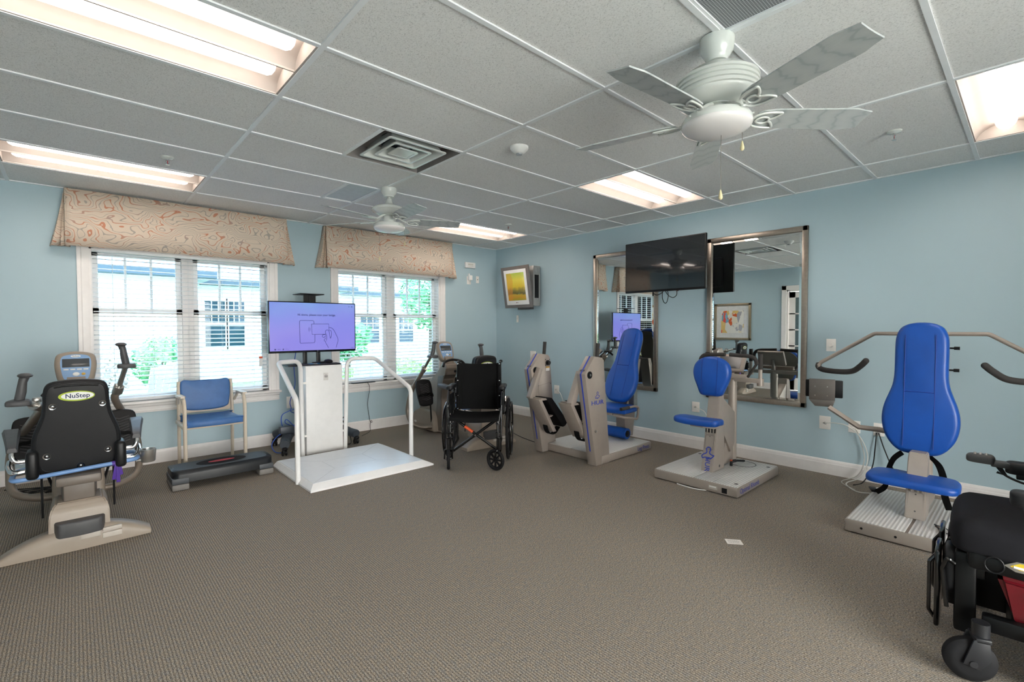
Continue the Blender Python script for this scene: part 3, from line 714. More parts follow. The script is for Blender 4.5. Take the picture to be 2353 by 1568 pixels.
# ================================================================== RECUMBENT STEPPERS  (local: y forward from the rear foot, z up)
NTA = mat('stepper_taupe_shell', '#96897c', .42, var=.03, bump=.06, bs=500)
NTD = mat('stepper_dark_taupe', '#6b625a', .45, var=.04)
NTB = mat('stepper_tube_bronze', '#8d8176', .3, metal=.45, var=.03)
LBLUE = mat('pale_blue_console_face', '#86a8d0', .35, var=.02)
LCD = mat('dark_lcd', '#4b4f52', .15, var=.04)
OVALG = mat('lime_green', '#a5b832', .4); OVALW = mat('label_white', '#e8e9e6', .35); NAVY = mat('navy_ink', '#26335c', .4)
STICK = mat('silver_sticker', '#b8b0a6', .45)
def oval(a, b, n=32): return [(a*cos(2*pi*k/n), b*sin(2*pi*k/n)) for k in range(n)]
def stepper(label, arm_l, arm_r, loc, rz):
    root = thing('recumbent_stepper', label, 'exercise machine', loc, rz, 'recumbent steppers')
    # rear cross foot
    bm = nb(); secs = []
    for i in range(25):
        x = -.335+.67*i/24; u = abs(x)/.335; zt = .135-.098*u**2.2; w = .145-.03*u; k = .018*(1-u*.3)
        yc = .07; y0, y1 = yc-w/2, yc+w/2
        secs.append([(x, y0, .004), (x, y0-.002, zt*.55), (x, y0+k*.4, zt*.86), (x, y0+k*1.3, zt), (x, y1-k*1.3, zt), (x, y1-k*.4, zt*.86), (x, y1, zt*.5), (x, y1, .004)])
    loft(bm, secs); obj('rear_foot', bm, NTA, root, smooth=55)
    bm = nb()
    for x0, x1, z0, z1 in ((.0, .09, .065, .094), (.1, .19, .083, .105), (.1, .19, .045, .075)): box(bm, x0, x1, -.006, .01, z0, z1, r=.001)
    obj('label_plate', bm, STICK, root, 'silver specification sticker')
    bm = nb(); pad(bm, sm([(-.1, -.03), (-.06, -.05), (0, -.056), (.06, -.05), (.1, -.03), (.1, .08), (-.1, .08)], 5), .085, .012, M=T(0, .015, .1)); obj('rear_bumper', bm, DGREY, root, 'dark grey rear step pad')
    bm = nb(); loft(bm, [[(a*.138, b, .09) for a, b in ((-1, .03), (1, .03), (1, .3), (-1, .3))], [(a*.136, b, .21) for a, b in ((-1, .032), (1, .032), (1, .3), (-1, .3))], [(a*.125, b, .258) for a, b in ((-1, .045), (1, .045), (1, .29), (-1, .29))], [(a*.105, b, .282) for a, b in ((-1, .075), (1, .075), (1, .28), (-1, .28))]])
    bmesh.ops.bevel(bm, geom=[e for e in bm.edges], offset=.008, segments=2, affect='EDGES'); obj('rear_housing', bm, NTA, root)
    bm = nb(); ext(bm, [(-.062, .1), (.062, .1), (.072, .22), (-.072, .22)], 'y', .2, 1.1, r=.01); obj('main_beam', bm, NTA, root)
    bm = nb(); ext(bm, [(-.072, .1), (.072, .1), (.085, .26), (-.085, .26)], 'z', .26, .42, r=.01); obj('seat_post', bm, NTD, root)
    bm = nb(); box(bm, -.105, .105, .08, .36, .372, .428, r=.014); obj('seat_carriage', bm, NTD, root)
    bm = nb(); pad(bm, rrect(-.205, .205, .2, .62, .07), .085, .03, .012, M=T(0, 0, .425)); obj('seat_cushion', bm, VINYL, root)
    # backrest: black moulded back shell with bolts and badge, cushion on the front
    hw = [(0, -.012), (.09, -.004), (.165, .02), (.19, .06), (.203, .12), (.206, .2), (.198, .26), (.178, .32), (.160, .38), (.152, .45), (.150, .5), (.142, .545), (.118, .572), (.06, .584), (0, .588)]
    o2 = sm(hw+[(-x, z) for x, z in hw[-2:0:-1]], 3)
    Mb = frame((0, .205, .427), (-1, 0, 0), (0, -.13, 1))   # +z of this frame faces forward
    Mb = frame((0, .205, .427), (1, 0, 0), (0, -.13, 1))    # +z faces the rear
    bm = nb(); pad(bm, o2, .045, .022, .004, M=None); bs = obj('backrest', bm, VINYL, root, M=Mb @ T(0, 0, -.02))
    bm = nb(); pad(bm, [(x*.96, y*.97+.008) for x, y in o2], .06, .03, .01); obj('back_cushion', bm, VINYL, root, M=frame((0, .225, .43), (-1, 0, 0), (0, -.13, 1)))
    bm = nb(); ins = [(x*.9, .02+y*.94) for x, y in o2]; tube(bm, [(x, y, .044) for x, y in ins], .003, 6, closed=True); tube(bm, [(-.1, .548, .044), (-.06, .556, .047), (.06, .556, .047), (.1, .548, .044)], .007, 8); obj('moulded_ridge', bm, VINYL, bs)
    bm = nb(); ext(bm, oval(.083, .031), 'z', .046, .052, M=T(0, .49, 0)); bd = obj('badge', bm, OVALG, bs, 'oval logo badge with a green edge')
    bm = nb(); ext(bm, oval(.074, .024), 'z', .0515, .0535, M=T(.004, .491, 0)); obj('badge_face', bm, OVALW, bs)
    text('NuStep', .037, NAVY, T(.004, .491, .0542), bs, bold=.0006)
    for x, z in ((-.108, .432), (.118, .432), (-.14, .13), (.14, .13), (.01, .045)):
        bm = nb(); lathe(bm, [(.019, .0), (.018, .003), (.013, .002), (.012, 0)], 20, M=T(x, z, .044)); lathe(bm, [(.008, 0), (.008, .004), (.005, .006), (0, .0065)], 14, M=T(x, z, .045)); obj('bolt', bm, CHROME, bs)
    # armrests, brackets, blue rear handle, cup holder
    for s in (-1, 1):
        bm = nb(); box(bm, s*.2-.028, s*.2+.028, .1, .26, .435, .6, r=.02, seg=3); obj('armrest_bracket', bm, BLACK, root)
        bm = nb(); tube(bm, [(s*.2, .2, .475), (s*.285, .19, .47), (s*.30, .24, .5), (s*.3, .31, .52)], .017, 10, fil=.04)
        tube(bm, [(s*.2, .17, .54), (s*.27, .165, .54), (s*.285, .17, .575), (s*.283, .19, .62)], .0135, 10, fil=.03); obj('armrest_tube', bm, CHROME, root)
        bm = nb(); secs = []
        for u in (0, .06, .35, .7, .94, 1):
            y = .165+.43*u; w = .024+.018*u**1.5; z = .612+.05*u; x = s*(.283+.03*u); th = .02 if 0 < u < 1 else .012; w *= (1 if 0 < u < 1 else .8)
            secs.append([(x-w, y, z-th), (x-w*1.05, y, z), (x-w*.8, y, z+th), (x+w*.8, y, z+th), (x+w*1.05, y, z), (x+w, y, z-th)])
        loft(bm, secs); obj('armrest_pad', bm, DGREY, root, smooth=60)
    bm = nb(); tube(bm, [(-.235, .36, .455), (-.285, .33, .452), (-.29, .135, .437), (.29, .135, .468), (.285, .33, .475), (.235, .36, .475)], .0128, 12, fil=.05); obj('rear_handle', bm, BLUEB, root, 'blue rear hand bar')
    bm = nb(); lathe(bm, [(.036, 0), (.04, .005), (.045, .085), (.043, .085), (.037, .008)], 24, M=T(.345, .2, .425)); tube(bm, [(.28, .2, .44), (.31, .2, .44)], .01, 8); obj('cup_holder', bm, STEEL, root)
    bm = nb()
    for x in (-.17, .17): cyl(bm, (x, .3, .15), (x, .3, .44), .006, 8)
    obj('lever_rod', bm, BLACK, root)
    # front shroud, neck, console
    side = [(x+.12, z) for x, z in [(1.44, .01), (1.42, .20), (1.33, .36), (1.22, .55), (1.10, .665), (.96, .735), (.87, .79), (.83, .87), (.80, .90), (.72, .865), (.70, .82), (.76, .75), (.80, .68), (.83, .42), (.84, .01)]]
    bm = nb(); ext(bm, side, 'x', -.085, .085, r=.014); obj('front_shroud', bm, NTA, root)
    bm = nb(); ext(bm, [(1.60, .005), (1.60, .1), (1.57, .21), (1.42, .27), (1.12, .27), (1.05, .2), (1.02, .005)], 'x', -.15, .15, r=.03, seg=3)
    obj('front_foot', bm, NTA, root)
    bm = nb(); ext(bm, [(x+.12, z) for x, z in [(.84, .03), (.83, .42), (.80, .68), (.76, .735), (.90, .72), (.93, .62), (.93, .4), (.99, .03)]], 'x', -.088, .088, r=.006); obj('side_panel', bm, NTD, root)
    for s in (-1, 1):
        bm = nb(); ext(bm, oval(.032, .014), 'x', s*.15, s*.155, M=T(0, 1.50, .09)); obj('oval_logo', bm, OVALW, root)
    Mc = frame((0, .98, 1.035), (1, 0, 0), (0, .42, 1))      # console face looks back and up
    co = sm([(-.085, -.125), (-.112, -.03), (-.116, .05), (-.095, .105), (0, .125), (.095, .105), (.116, .05), (.112, -.03), (.085, -.125), (.0, -.145)], 5)
    bm = nb(); pad(bm, co, .06, .025, .0, M=T(0, 0, -.05)); cn = obj('console', bm, NTA, root, M=Mc)
    bm = nb(); ext(bm, [(x*.93, y*.93) for x, y in sm([(-.066, -.11), (-.088, -.02), (-.09, .05), (-.07, .088), (0, .1), (.07, .088), (.09, .05), (.088, -.02), (.066, -.11), (0, -.12)], 4)], 'z', .0, .014); obj('console_face', bm, LBLUE, cn)
    bm = nb(); box(bm, -.075, .075, -.008, .058, .012, .0155, r=.001); obj('display', bm, LCD, cn)
    bm = nb()
    for i in range(4): box(bm, -.068+i*.036, -.04+i*.036, -.03, -.02, .013, .016, r=.0015)
    ball(bm, (0, -.062, .014), .02, .015, .004); obj('button', bm, WHITE, cn)
    bm = nb(); ball(bm, (.04, -.062, .014), .012, .01, .004, 10); obj('gold_button', bm, mat('gold_button', '#d0a743', .4), cn)
    bm = nb(); ext(bm, oval(.028, .009), 'z', .013, .0155, M=T(0, .078, 0)); obj('console_badge', bm, OVALW, cn)
    text('NuStep', .013, NAVY, T(0, .078, .0158), cn)
    bm = nb(); loft(bm, [[(-.06, .86, .74), (.06, .86, .74), (.06, 1.0, .76), (-.06, 1.0, .76)], [(-.055, .84, .85), (.055, .84, .85), (.055, .95, .86), (-.055, .95, .86)], [(-.05, .92, .96), (.05, .92, .96), (.05, 1.0, .98), (-.05, 1.0, .98)]]); obj('console_neck', bm, NTA, root)
    bm = nb(); tube(bm, spl([(-.17, .76, .855), (-.12, .80, .905), (0, .83, .925), (.11, .80, .905), (.15, .78, .85), (.12, .80, .79), (.04, .85, .78)], 5), .0155, 10); obj('grab_bar', bm, BLACK, root)
    # arms: grip, telescoping tube and the swept lower lever
    for s, ph in ((-1, arm_l), (1, arm_r)):
        gx, gy, gz, jx, jy, jz = ph; G = V((s*gx, gy, gz)); J = V((s*jx, jy, jz)); bm = nb()
        q = [G.lerp(J, .8), J, J.lerp(V((s*.34, 1.26, .42)), .55)+V((0, .03, .03)), V((s*.36, 1.27, .42)), V((s*.375, 1.28, .25)), V((s*.355, 1.2, .125)), V((s*.25, 1.12, .078)), V((s*.1, 1.08, .072))]
        tube(bm, spl(q, 6), .026, 14); obj('arm_lever', bm, NTB, root)
        d = (J-G).normalized(); bm = nb(); tube(bm, [G+d*.01, G.lerp(J, .85)], .0175, 12); a = G.lerp(J, .72); tube(bm, [a-d*.03, a+d*.03], .034, 14); box(bm, -.022, .022, -.03, .03, .02, .052, r=.008, M=T(*a)); obj('arm_extension', bm, STEEL, root)
        bm = nb(); x, y, z = G; n = -s*.012
        tube(bm, [(x, y-.02, z+.0), (x+n, y-.03, z+.06), (x+n*1.6, y-.03, z+.12), (x+n*2.4, y-.025, z+.155)], .024, 12, rr=[.024, .0245, .021, .024])
        ball(bm, (x+n*2.6, y-.04, z+.16), .036, .045, .016, 12)
        pad(bm, sm([(-.05, -.055), (.05, -.055), (.046, .045), (0, .085), (-.046, .045)], 4), .034, .014, M=T(x, y-.03, z-.022)); obj('hand_grip', bm, DGREY, root)
        # pedal with strap
        yp = 1.0+(.02 if s < 0 else -.02); Mp = frame((s*.245, yp, .365), (1, 0, 0), (0, .34, 1))
        bm = nb(); pad(bm, sm([(-.065, 0), (-.095, .06), (-.105, .25), (-.07, .32), (.07, .32), (.105, .25), (.095, .06), (.065, 0)], 4), .04, .012, M=T(0, 0, -.03)); pe = obj('pedal', bm, BLACK, root, M=Mp)
        bm = nb()
        for i in range(10):
            z = .06+.021*i; tube(bm, [(-.06, z+.02, .0105), (0, z, .0105), (.06, z+.02, .0105)], .004, 5)
        obj('tread', bm, DGREY, pe)
        bm = nb(); band(bm, spl([(-.095, .1, -.02), (-.098, .12, .02), (-.03, .13, .055), (.03, .13, .055), (.098, .12, .02), (.095, .1, -.02)], 5), (0, 1, 0), .025, .003); obj('pedal_strap', bm, NYLON, pe)
        bm = nb(); cyl(bm, (s*.2, yp, .37), (s*.14, 1.1, .12), .009, 8); obj('pedal_rod', bm, BLACK, root)
    return root
stepper('taupe recumbent stepper, black seat back towards the viewer, left of the blue chair', (.262, .40, .87, .165, .62, .80), (.288, .95, 1.035, .222, 1.10, .76), (0, 3.80, 0), 0)
stepper('taupe recumbent stepper partly hidden behind the black wheelchair near the corner', (.30, .82, .985, .30, 1.07, .745), (.27, .60, .95, .2, .95, .72), (3.373, 4.0, 0), -3)
bm = nb(); random.seed(3)
pts = [(-.45, 5.62, .006)]+[(-.32+.16*math.sin(i*1.9)+.02*i, 5.50+.05*math.cos(i*2.3)-.012*i, .006+.004*(i % 3)) for i in range(14)]+[(.0, 5.30, .007)]
tube(bm, spl(pts, 5), .004, 6); o = obj('loose_cable', bm, BLACK); tag(o, 'tangled black cord on the carpet behind the left stepper', 'cord')

root = thing('purple_ribbon', 'purple ribbon tied round the blue rear bar of the left stepper', 'ribbon', (.185, 3.935, .458), 0)
PUR = mat('purple_satin', '#4a2a8c', .5, bump=.3, bs=60)
bm = nb(); tube(bm, [(-.028, 0, 0), (.028, 0, .004)], .0165, 12); obj('knot', bm, PUR, root)
bm = nb()
for dx, dz, w in ((-.015, -.10, .022), (.012, -.075, .018), (.0, -.12, .02)): band(bm, spl([(dx*.3, -.012, 0), (dx*.8, -.016, dz*.4), (dx*1.4, -.012, dz)], 4), (1, .3, 0), w, .002)
obj('ribbon_tail', bm, PUR, root)
# ================================================================== CHAIR, STEP, PLATFORM, MONITOR CART
def arm_chair():
    root = thing('arm_chair', 'cream framed arm chair with blue vinyl seat and back under the left window', 'chair', (.945, 5.09, 0))
    # local: faces -y; front legs y=0, rear legs y=.44
    hw = .24; tw = .011
    for s in (-1, 1):
        x = s*hw
        bm = nb(); tube(bm, [(x, .0, .0), (x, .0, .60), (x, .035, .672), (x+s*.01, .12, .692), (x+s*.012, .30, .685), (x, .40, .60)], .017, 10, fil=.045, flat=.75); obj('front_leg', bm, CREAM, root)
        bm = nb(); secs = []
        for u in (0, .08, .5, .9, 1):
            y = .03+.27*u; k = 1 if 0 < u < 1 else .6; z = .697-.006*u
            secs.append([(x+s*.008-.026*k, y, z-.006), (x+s*.008-.024*k, y, z+.008), (x+s*.008+.024*k, y, z+.008), (x+s*.008+.026*k, y, z-.006)])
        loft(bm, secs); obj('armrest', bm, CREAM, root)
        bm = nb(); tube(bm, [(x*.94, .46, 0), (x*.94, .44, .45), (x*.94, .445, .62), (x*.92, .47, .80)], .0165, 10, fil=.1, flat=.75); obj('rear_leg', bm, CREAM, root)
        bm = nb(); box(bm, x-.014, x+.014, .0, .44, .408, .438, r=.005); obj('seat_rail', bm, CREAM, root)
    bm = nb(); box(bm, -hw, hw, .0, .025, .408, .435, r=.005); box(bm, -hw, hw, .42, .44, .41, .438, r=.005); obj('cross_rail', bm, CREAM, root)
    bm = nb(); pad(bm, sm([(-.215, .03), (-.21, -.01), (-.1, -.035), (.1, -.035), (.21, -.01), (.215, .03), (.205, .38), (.18, .41), (-.18, .41), (-.205, .38)], 5), .06, .028, .012, M=T(0, 0, .425)); obj('seat', bm, CHAIRB, root)
    bm = nb(); Mb = frame((0, .455, .505), (1, 0, 0), (0, .1, 1))   # +z faces -y
    ext(bm, [(-.232, .02), (-.2, -.012), (.2, -.012), (.232, .02), (.228, .30), (-.228, .30)], 'z', -.008, .012, r=.008, M=Mb); obj('back_shell', bm, CREAM, root)
    bm = nb(); pad(bm, sm([(-.205, .29), (-.2, .08), (-.17, .025), (-.08, .008), (.08, .008), (.17, .025), (.2, .08), (.205, .29), (.1, .302), (-.1, .302)], 5), .035, .018, .012, M=Mb @ T(0, 0, .01)); obj('backrest', bm, CHAIRB, root)
arm_chair()
# ---- aerobic step on stacked risers
root = thing('aerobic_step', 'black and grey aerobic step with a red oval, in front of the blue chair', 'exercise step', (.928, 4.80, 0))
h, d = .375, .155
bm = nb(); secs = []
for x, k in ((-h, .75), (-h+.012, .92), (-h+.05, 1), (h-.05, 1), (h-.012, .92), (h, .75)):
    secs.append([(x, -d*k, .06), (x, -d*k*.99, .118), (x, -d*k*.95, .145), (x, -d*k*.84, .157), (x, d*k*.84, .157), (x, d*k*.95, .145), (x, d*k*.99, .118), (x, d*k, .06)])
loft(bm, secs); obj('deck', bm, mat('step_deck_black', '#171b1f', .4, spec=.35, var=.05), root, smooth=50)
bm = nb(); ext(bm, [(x, y) for x, y in sm([(-.33, -.10), (-.2, -.125), (.2, -.125), (.33, -.10), (.345, 0), (.33, .10), (.2, .125), (-.2, .125), (-.33, .10), (-.345, 0)], 4)], 'z', .156, .159); obj('grip_mat', bm, mat('step_mat_slate', '#454d54', .6, bump=.3, bs=180), root, 'slate grey ribbed mat')
bm = nb(); ext(bm, oval(.19, .10), 'z', .158, .1605); obj('dark_oval', bm, RUBBER, root)
bm = nb(); ext(bm, oval(.10, .026), 'z', .160, .1625); obj('red_oval', bm, RED, root, 'red oval inset')
for s in (-1, 1):
    x0, x1 = (-h-.005, -h+.115) if s < 0 else (h-.115, h+.005)
    bm = nb(); box(bm, x0, x1, -d-.003, d+.003, .0, .052, r=.012); obj('lower_riser', bm, STEPG, root, 'light grey riser block')
    bm = nb(); box(bm, x0, x1, -d-.001, d+.001, .052, .10, r=.008); obj('upper_riser', bm, STEPG2, root, 'charcoal riser block')
# ---- white standing platform with hand rails and cabinet
root = thing('standing_platform', 'white standing platform with curved hand rails and a tall white cabinet', 'platform', (1.36, 3.87, 0))
X1, Y1 = 1.155, .985; z1 = .052; ins = .05
bm = nb(); loft(bm, [[(0, 0, 0), (X1, 0, 0), (X1, Y1, 0), (0, Y1, 0)], [(0, 0, .014), (X1, 0, .014), (X1, Y1, .014), (0, Y1, .014)], [(.035, ins, z1-.003), (X1-.075, ins, z1-.003), (X1-.075, Y1-.01, z1-.003), (.035, Y1-.01, z1-.003)], [(.04, ins+.006, z1), (X1-.08, ins+.006, z1), (X1-.08, Y1-.012, z1), (.04, Y1-.012, z1)]]); obj('base', bm, ENAMEL, root, smooth=10)
bm = nb(); box(bm, .045, X1-.085, ins+.01, Y1-.016, z1-.001, z1+.003, r=.001); obj('top_plate', bm, mat('platform_top_white', '#dfe3e8', .3, var=.02), root, smooth=0)
bm = nb(); ix0, ix1, iy0, iy1 = .34, .74, .36, .66
cs = [(.047, ins+.012), (X1-.087, ins+.012), (X1-.087, Y1-.018), (.047, Y1-.018)]; ci = [(ix0, iy0), (ix1, iy0), (ix1, iy1), (ix0, iy1)]; zz = z1+.0026
def seam(a, b): band(bm, [(a[0], a[1], zz), (b[0], b[1], zz)], (b[1]-a[1], a[0]-b[0], 0), .003, .0012)
for k in range(4): seam(ci[k], ci[(k+1) % 4]); seam(cs[k], ci[k])
obj('seam', bm, mat('seam_grey', '#b9bdc4', .5), root, smooth=0)
# rails (local = world - (1.36, 3.87))
bm = nb(); tube(bm, [(.005, .305, 0), (.005, .305, .70), (.075, 1.035, .985), (.33, 1.18, .985), (.343, 1.18, 0)], .0215, 14, fil=.1); obj('hand_rail', bm, ENAMEL, root)
bm = nb(); tube(bm, [(1.16, .42, 0), (1.16, .42, .70), (1.10, 1.10, .985), (.82, 1.18, .985), (.79, 1.18, .0)], .0215, 14, fil=.1); obj('hand_rail', bm, ENAMEL, root)
bm = nb(); box(bm, .385, .772, 1.195, 1.335, .0, .922, r=.004); obj('cabinet', bm, ENAMEL, root)
bm = nb(); box(bm, .387, .77, 1.19, 1.197, .014, .915, r=.002); cp = obj('front_panel', bm, ENAMEL, root)
bm = nb()
for x in (.374, .78):
    for z in (.2, .75): box(bm, x-.014, x+.014, 1.19, 1.2, z-.01, z+.01)
obj('panel_clip', bm, PLATE, root)
bm = nb(); box(bm, .568, .616, 1.1865, 1.1905, .766, .845, r=.001); obj('label', bm, mat('label_grey', '#d5d2cf', .4), cp, 'small label with a round mark')
bm = nb(); tube(bm, [(.592+.015*cos(a), 1.186, .808+.015*sin(a)) for a in [2*pi*k/20 for k in range(20)]], .0016, 6, closed=True); box(bm, .583, .601, 1.1855, 1.187, .804, .812); obj('round_mark', bm, DGREY, cp)
# ---- keyboard, mouse, cards on the cabinet
def on(name, label, cat, loc, rz=0): return thing(name, label, cat, loc, rz)
k0 = on('keyboard', 'black keyboard lying on the white cabinet below the lit monitor', 'keyboard', (1.93, 5.165, .9225), -3)
bm = nb(); box(bm, -.21, .21, -.065, .065, 0, .012, r=.004); obj('case', bm, BLACK, k0)
KEY = mat('key_black', '#232427', .5)
bm = nb()
for r in range(5):
    for c in range(17):
        x = -.198+c*.0235; y = -.055+r*.023; box(bm, x, x+.019, y, y+.019, .011, .017, r=.002, seg=1)
obj('keys', bm, KEY, k0)['kind'] = 'stuff'
k1 = on('computer_mouse', 'black mouse on the right end of the keyboard top', 'mouse', (2.035, 5.20, .9395))
bm = nb(); pad(bm, oval(.033, .054, 24), .036, .026, .003, M=RZ(30)); obj('body', bm, BLACK, k1)
bm = nb(); ball(bm, (.01, .02, .036), .004, .01, .006, 10); obj('scroll_wheel', bm, STEEL, k1)
k2 = on('badge_card', 'blue and white card lying on the keyboard', 'card', (1.865, 5.145, .9397), 8)
bm = nb(); box(bm, -.055, .055, -.03, .03, 0, .002, mi=0); box(bm, -.018, .02, -.0305, .0305, .0005, .0026, mi=1); obj('card', bm, [mat('cyan_card', '#1d8fd0', .4), WHITE], k2, smooth=0)
k3 = on('remote_control', 'slim black remote lying on the back of the keyboard', 'remote', (1.93, 5.205, .9397), 12)
bm = nb(); box(bm, -.07, .07, -.02, .02, 0, .016, r=.007); obj('case', bm, BLACK, k3)
# ---- monitor on a wheeled cart
root = thing('monitor_cart', 'black wheeled cart with two posts carrying the lit monitor', 'cart', (1.95, 5.44, 0))
CARTG = mat('cart_charcoal', '#3a4048', .45, var=.05)
bm = nb()
for x in (-.085, .06): box(bm, x-.02, x+.02, -.03, .0, .2, 1.5, r=.004)
obj('post', bm, BLACK, root)
for s in (-1, 1):
    bm = nb(); q = [(s*.10, .10, .20), (s*.24, .02, .175), (s*.345, -.16, .13), (s*.385, -.265, .118)]; tube(bm, spl(q, 6), .05, 14, rr=[.055, .055, .05, .046], flat=.95); obj('base_leg', bm, CARTG, root)
    bm = nb(); q = [(s*.10, .10, .20), (s*.25, .17, .17), (s*.33, .24, .13)]; tube(bm, spl(q, 6), .05, 14); obj('base_leg', bm, CARTG, root)
    for x, y in ((s*.385, -.27), (s*.33, .25)):
        bm = nb(); ball(bm, (x, y, .075), .03, .03, .02, 12); box(bm, x-.022, x+.022, y-.012, y+.035, .03, .08, r=.008)
        for e in (-.017, .017): lathe(bm, [(0, -.008), (.024, -.008), (.028, -.003), (.028, .003), (.024, .008), (0, .008)], 18, M=T(x+e, y+.018, .0285) @ RY(90))
        box(bm, x-.012, x+.012, y-.045, y-.01, .045, .055, r=.003)
        obj('caster', bm, BLACK, root)
bm = nb(); box(bm, -.26, .2, -.06, .2, .17, .225, r=.02); 
for p in ((-.2, -.02), (-.23, .06), (-.1, .0)): cyl(bm, (p[0], p[1], .225), (p[0], p[1], .228), .016, 12)
obj('base_plate', bm, CARTG, root)
bm = nb(); box(bm, -.33, -.19, -.10, -.03, .20, .275, r=.01, M=T(-.05, -.02, 0)); obj('power_brick', bm, CARTG, root)
bm = nb(); box(bm, -.17, .09, -.14, .10, 1.683, 1.693, r=.003); box(bm, -.095, .035, -.03, -.02, 1.58, 1.685); cyl(bm, (-.03, -.025, 1.5), (-.03, -.025, 1.685), .012); obj('camera_shelf', bm, BLACK, root)
bm = nb(); box(bm, -.33, -.215, -.23, -.02, .915, .928, r=.003); tube(bm, [(-.22, -.03, .92), (-.09, -.015, .92)], .01, 8); obj('side_tray', bm, BLACK, root)
# the monitor itself, bolted to the cart
bm = nb(); w = .472; box(bm, -w, w, -.08, -.045, 1.052, 1.603, r=.005); mo = obj('monitor_bezel', bm, mat('monitor_black', '#10131c', .25, var=.05), root)
bm = nb(); box(bm, -.3, .3, -.046, -.02, 1.1, 1.5, r=.01); obj('monitor_back', bm, BLACK, root)
def scr_mat():
    k = NT('lit_violet_screen'); vec = k.coord(); sp = k.new('ShaderNodeSeparateXYZ'); k.link(vec, sp.inputs[0])
    f = k.math('ADD', k.math('MULTIPLY', k.math('SUBTRACT', sp.outputs[2], 1.06), 1.5), k.math('MULTIPLY', k.math('SUBTRACT', k.noise(k.coord((2.2, 1, 2.2)), 1, 1), .5), .7))
    c = k.ramp(f, [(.0, '#a79cf4'), (.35, '#9d9bf6'), (.6, '#949ff6'), (1, '#86b4f2')])
    side = k.noise(k.coord((1.6, 1, 1.6)), 1.2, 0); c = k.mix(k.ramp(side, [(.45, '#000000'), (.62, '#9a9a9a')]), c, '#7d7bf3')
    k.b.inputs['Base Color'].default_value = (.02, .02, .02, 1); k.b.inputs['Roughness'].default_value = .5; k.b.inputs['Specular IOR Level'].default_value = .1
    k.link(c, k.b.inputs['Emission Color']); k.b.inputs['Emission Strength'].default_value = .86/2**EXPO; return k.m
bm = nb(); box(bm, -w+.012, w-.012, -.0815, -.078, 1.075, 1.592); sc = obj('screen', bm, scr_mat(), root, 'lit violet screen with a badge drawing', smooth=0)
INK = mat('screen_navy_ink', '#232a72', .5)
fr = lambda x, z: frame((x, -.082, z), (1, 0, 0), (0, 0, 1))
text('Hi there, please scan your badge.', .031, INK, fr(.03, 1.462), sc, bold=.0004)
text('BETA', .013, INK, fr(-.37, 1.093), sc); text('Mute', .013, mat('screen_violet_ink', '#6f6bc9', .5), fr(-.29, 1.093), sc); text('English', .012, INK, fr(.43, 1.093), sc)
bm = nb(); box(bm, -.415, -.4, -.0822, -.081, 1.086, 1.1); box(bm, -.335, -.323, -.0822, -.081, 1.087, 1.099); ball(bm, (.428, -.0815, 1.563), .006, .0008, .006, 10); box(bm, .39, .398, -.0822, -.081, 1.559, 1.567); obj('screen_icon', bm, INK, sc)
bm = nb()
def line(pts, r=.0022, sp_=0, closed=False):
    p = [(-.16+a*.00058, -.0823, 1.40-b*.00058) for a, b in pts]
    tube(bm, spl(p, sp_, closed) if sp_ else p, r, 6, closed=closed and not sp_)
line([(270, 65), (265, 15), (250, 0), (15, 0), (0, 15), (5, 405), (18, 425), (262, 420), (278, 400), (278, 265)]); line([(220, 65), (545, 62), (552, 185)]); line([(220, 65), (228, 262), (490, 262)])
line([(545, 130), (600, 140), (650, 190), (690, 275), (720, 340), (725, 400), (700, 470), (690, 520)], sp_=5); line([(490, 262), (480, 210), (505, 180), (545, 195), (560, 260), (575, 340)], sp_=5); line([(555, 190), (590, 195), (597, 260), (592, 310), (573, 345)], sp_=5)
line([(485, 265), (430, 275), (420, 305), (450, 322), (490, 285)], sp_=4); line([(485, 330), (455, 370), (470, 400), (490, 395)], sp_=4); line([(480, 410), (490, 440), (520, 490), (535, 525)], sp_=4); line([(500, 265), (505, 330), (495, 380)], sp_=4)
for i, r in enumerate((22, 34, 46)): line([(195-i*17+r*.3*abs(math.sin(a)), 165+r*math.sin(a)) for a in [R(-70+20*j) for j in range(8)]], .0013)
obj('badge_drawing', bm, INK, sc)
text('LG', .012, STEEL, fr(.03, 1.064), root, name='logo')
# ---- blue network cables hanging from the cart
root = thing('network_cable', 'bright blue network cable coiled beside the cart base', 'cable', (1.75, 5.5, 0))
CBL = mat('bright_blue_cable', '#1547a8', .45)
bm = nb(); tube(bm, spl([(.02, -.08, 1.06), (-.0, -.07, .9), (.01, -.06, .7), (-.04, -.05, .52), (-.03, -.04, .43), (-.115, -.03, .38), (-.13, -.06, .28), (-.085, -.1, .2), (-.03, -.12, .26), (.05, -.1, .33), (.07, -.06, .3), (.0, -.06, .25), (-.09, -.05, .29), (-.08, -.06, .33), (-.01, -.08, .25), (.04, -.08, .20), (.09, -.06, .24), (.06, -.04, .35), (-.03, -.03, .41), (.03, -.04, .44), (.08, -.05, .5)], 6), .0045, 8); obj('coil', bm, CBL, root)
bm = nb(); tube(bm, spl([(-.11, -.14, .21), (-.2, -.17, .19), (-.27, -.19, .11), (-.24, -.2, .03), (-.17, -.2, .012), (-.13, -.2, .03)], 6), .0045, 8); obj('lead', bm, CBL, root)
o = nb(); tube(o, spl([(2.24, 5.36, .26), (2.28, 5.38, .29), (2.33, 5.4, .27), (2.3, 5.37, .23), (2.25, 5.36, .25), (2.27, 5.30, .2), (2.285, 5.24, .1), (2.28, 5.2, .02), (2.24, 5.2, .008)], 6), .005, 8); q = obj('loose_cable', o, BLACK); tag(q, 'black cord looped over the right leg of the monitor cart', 'cord')
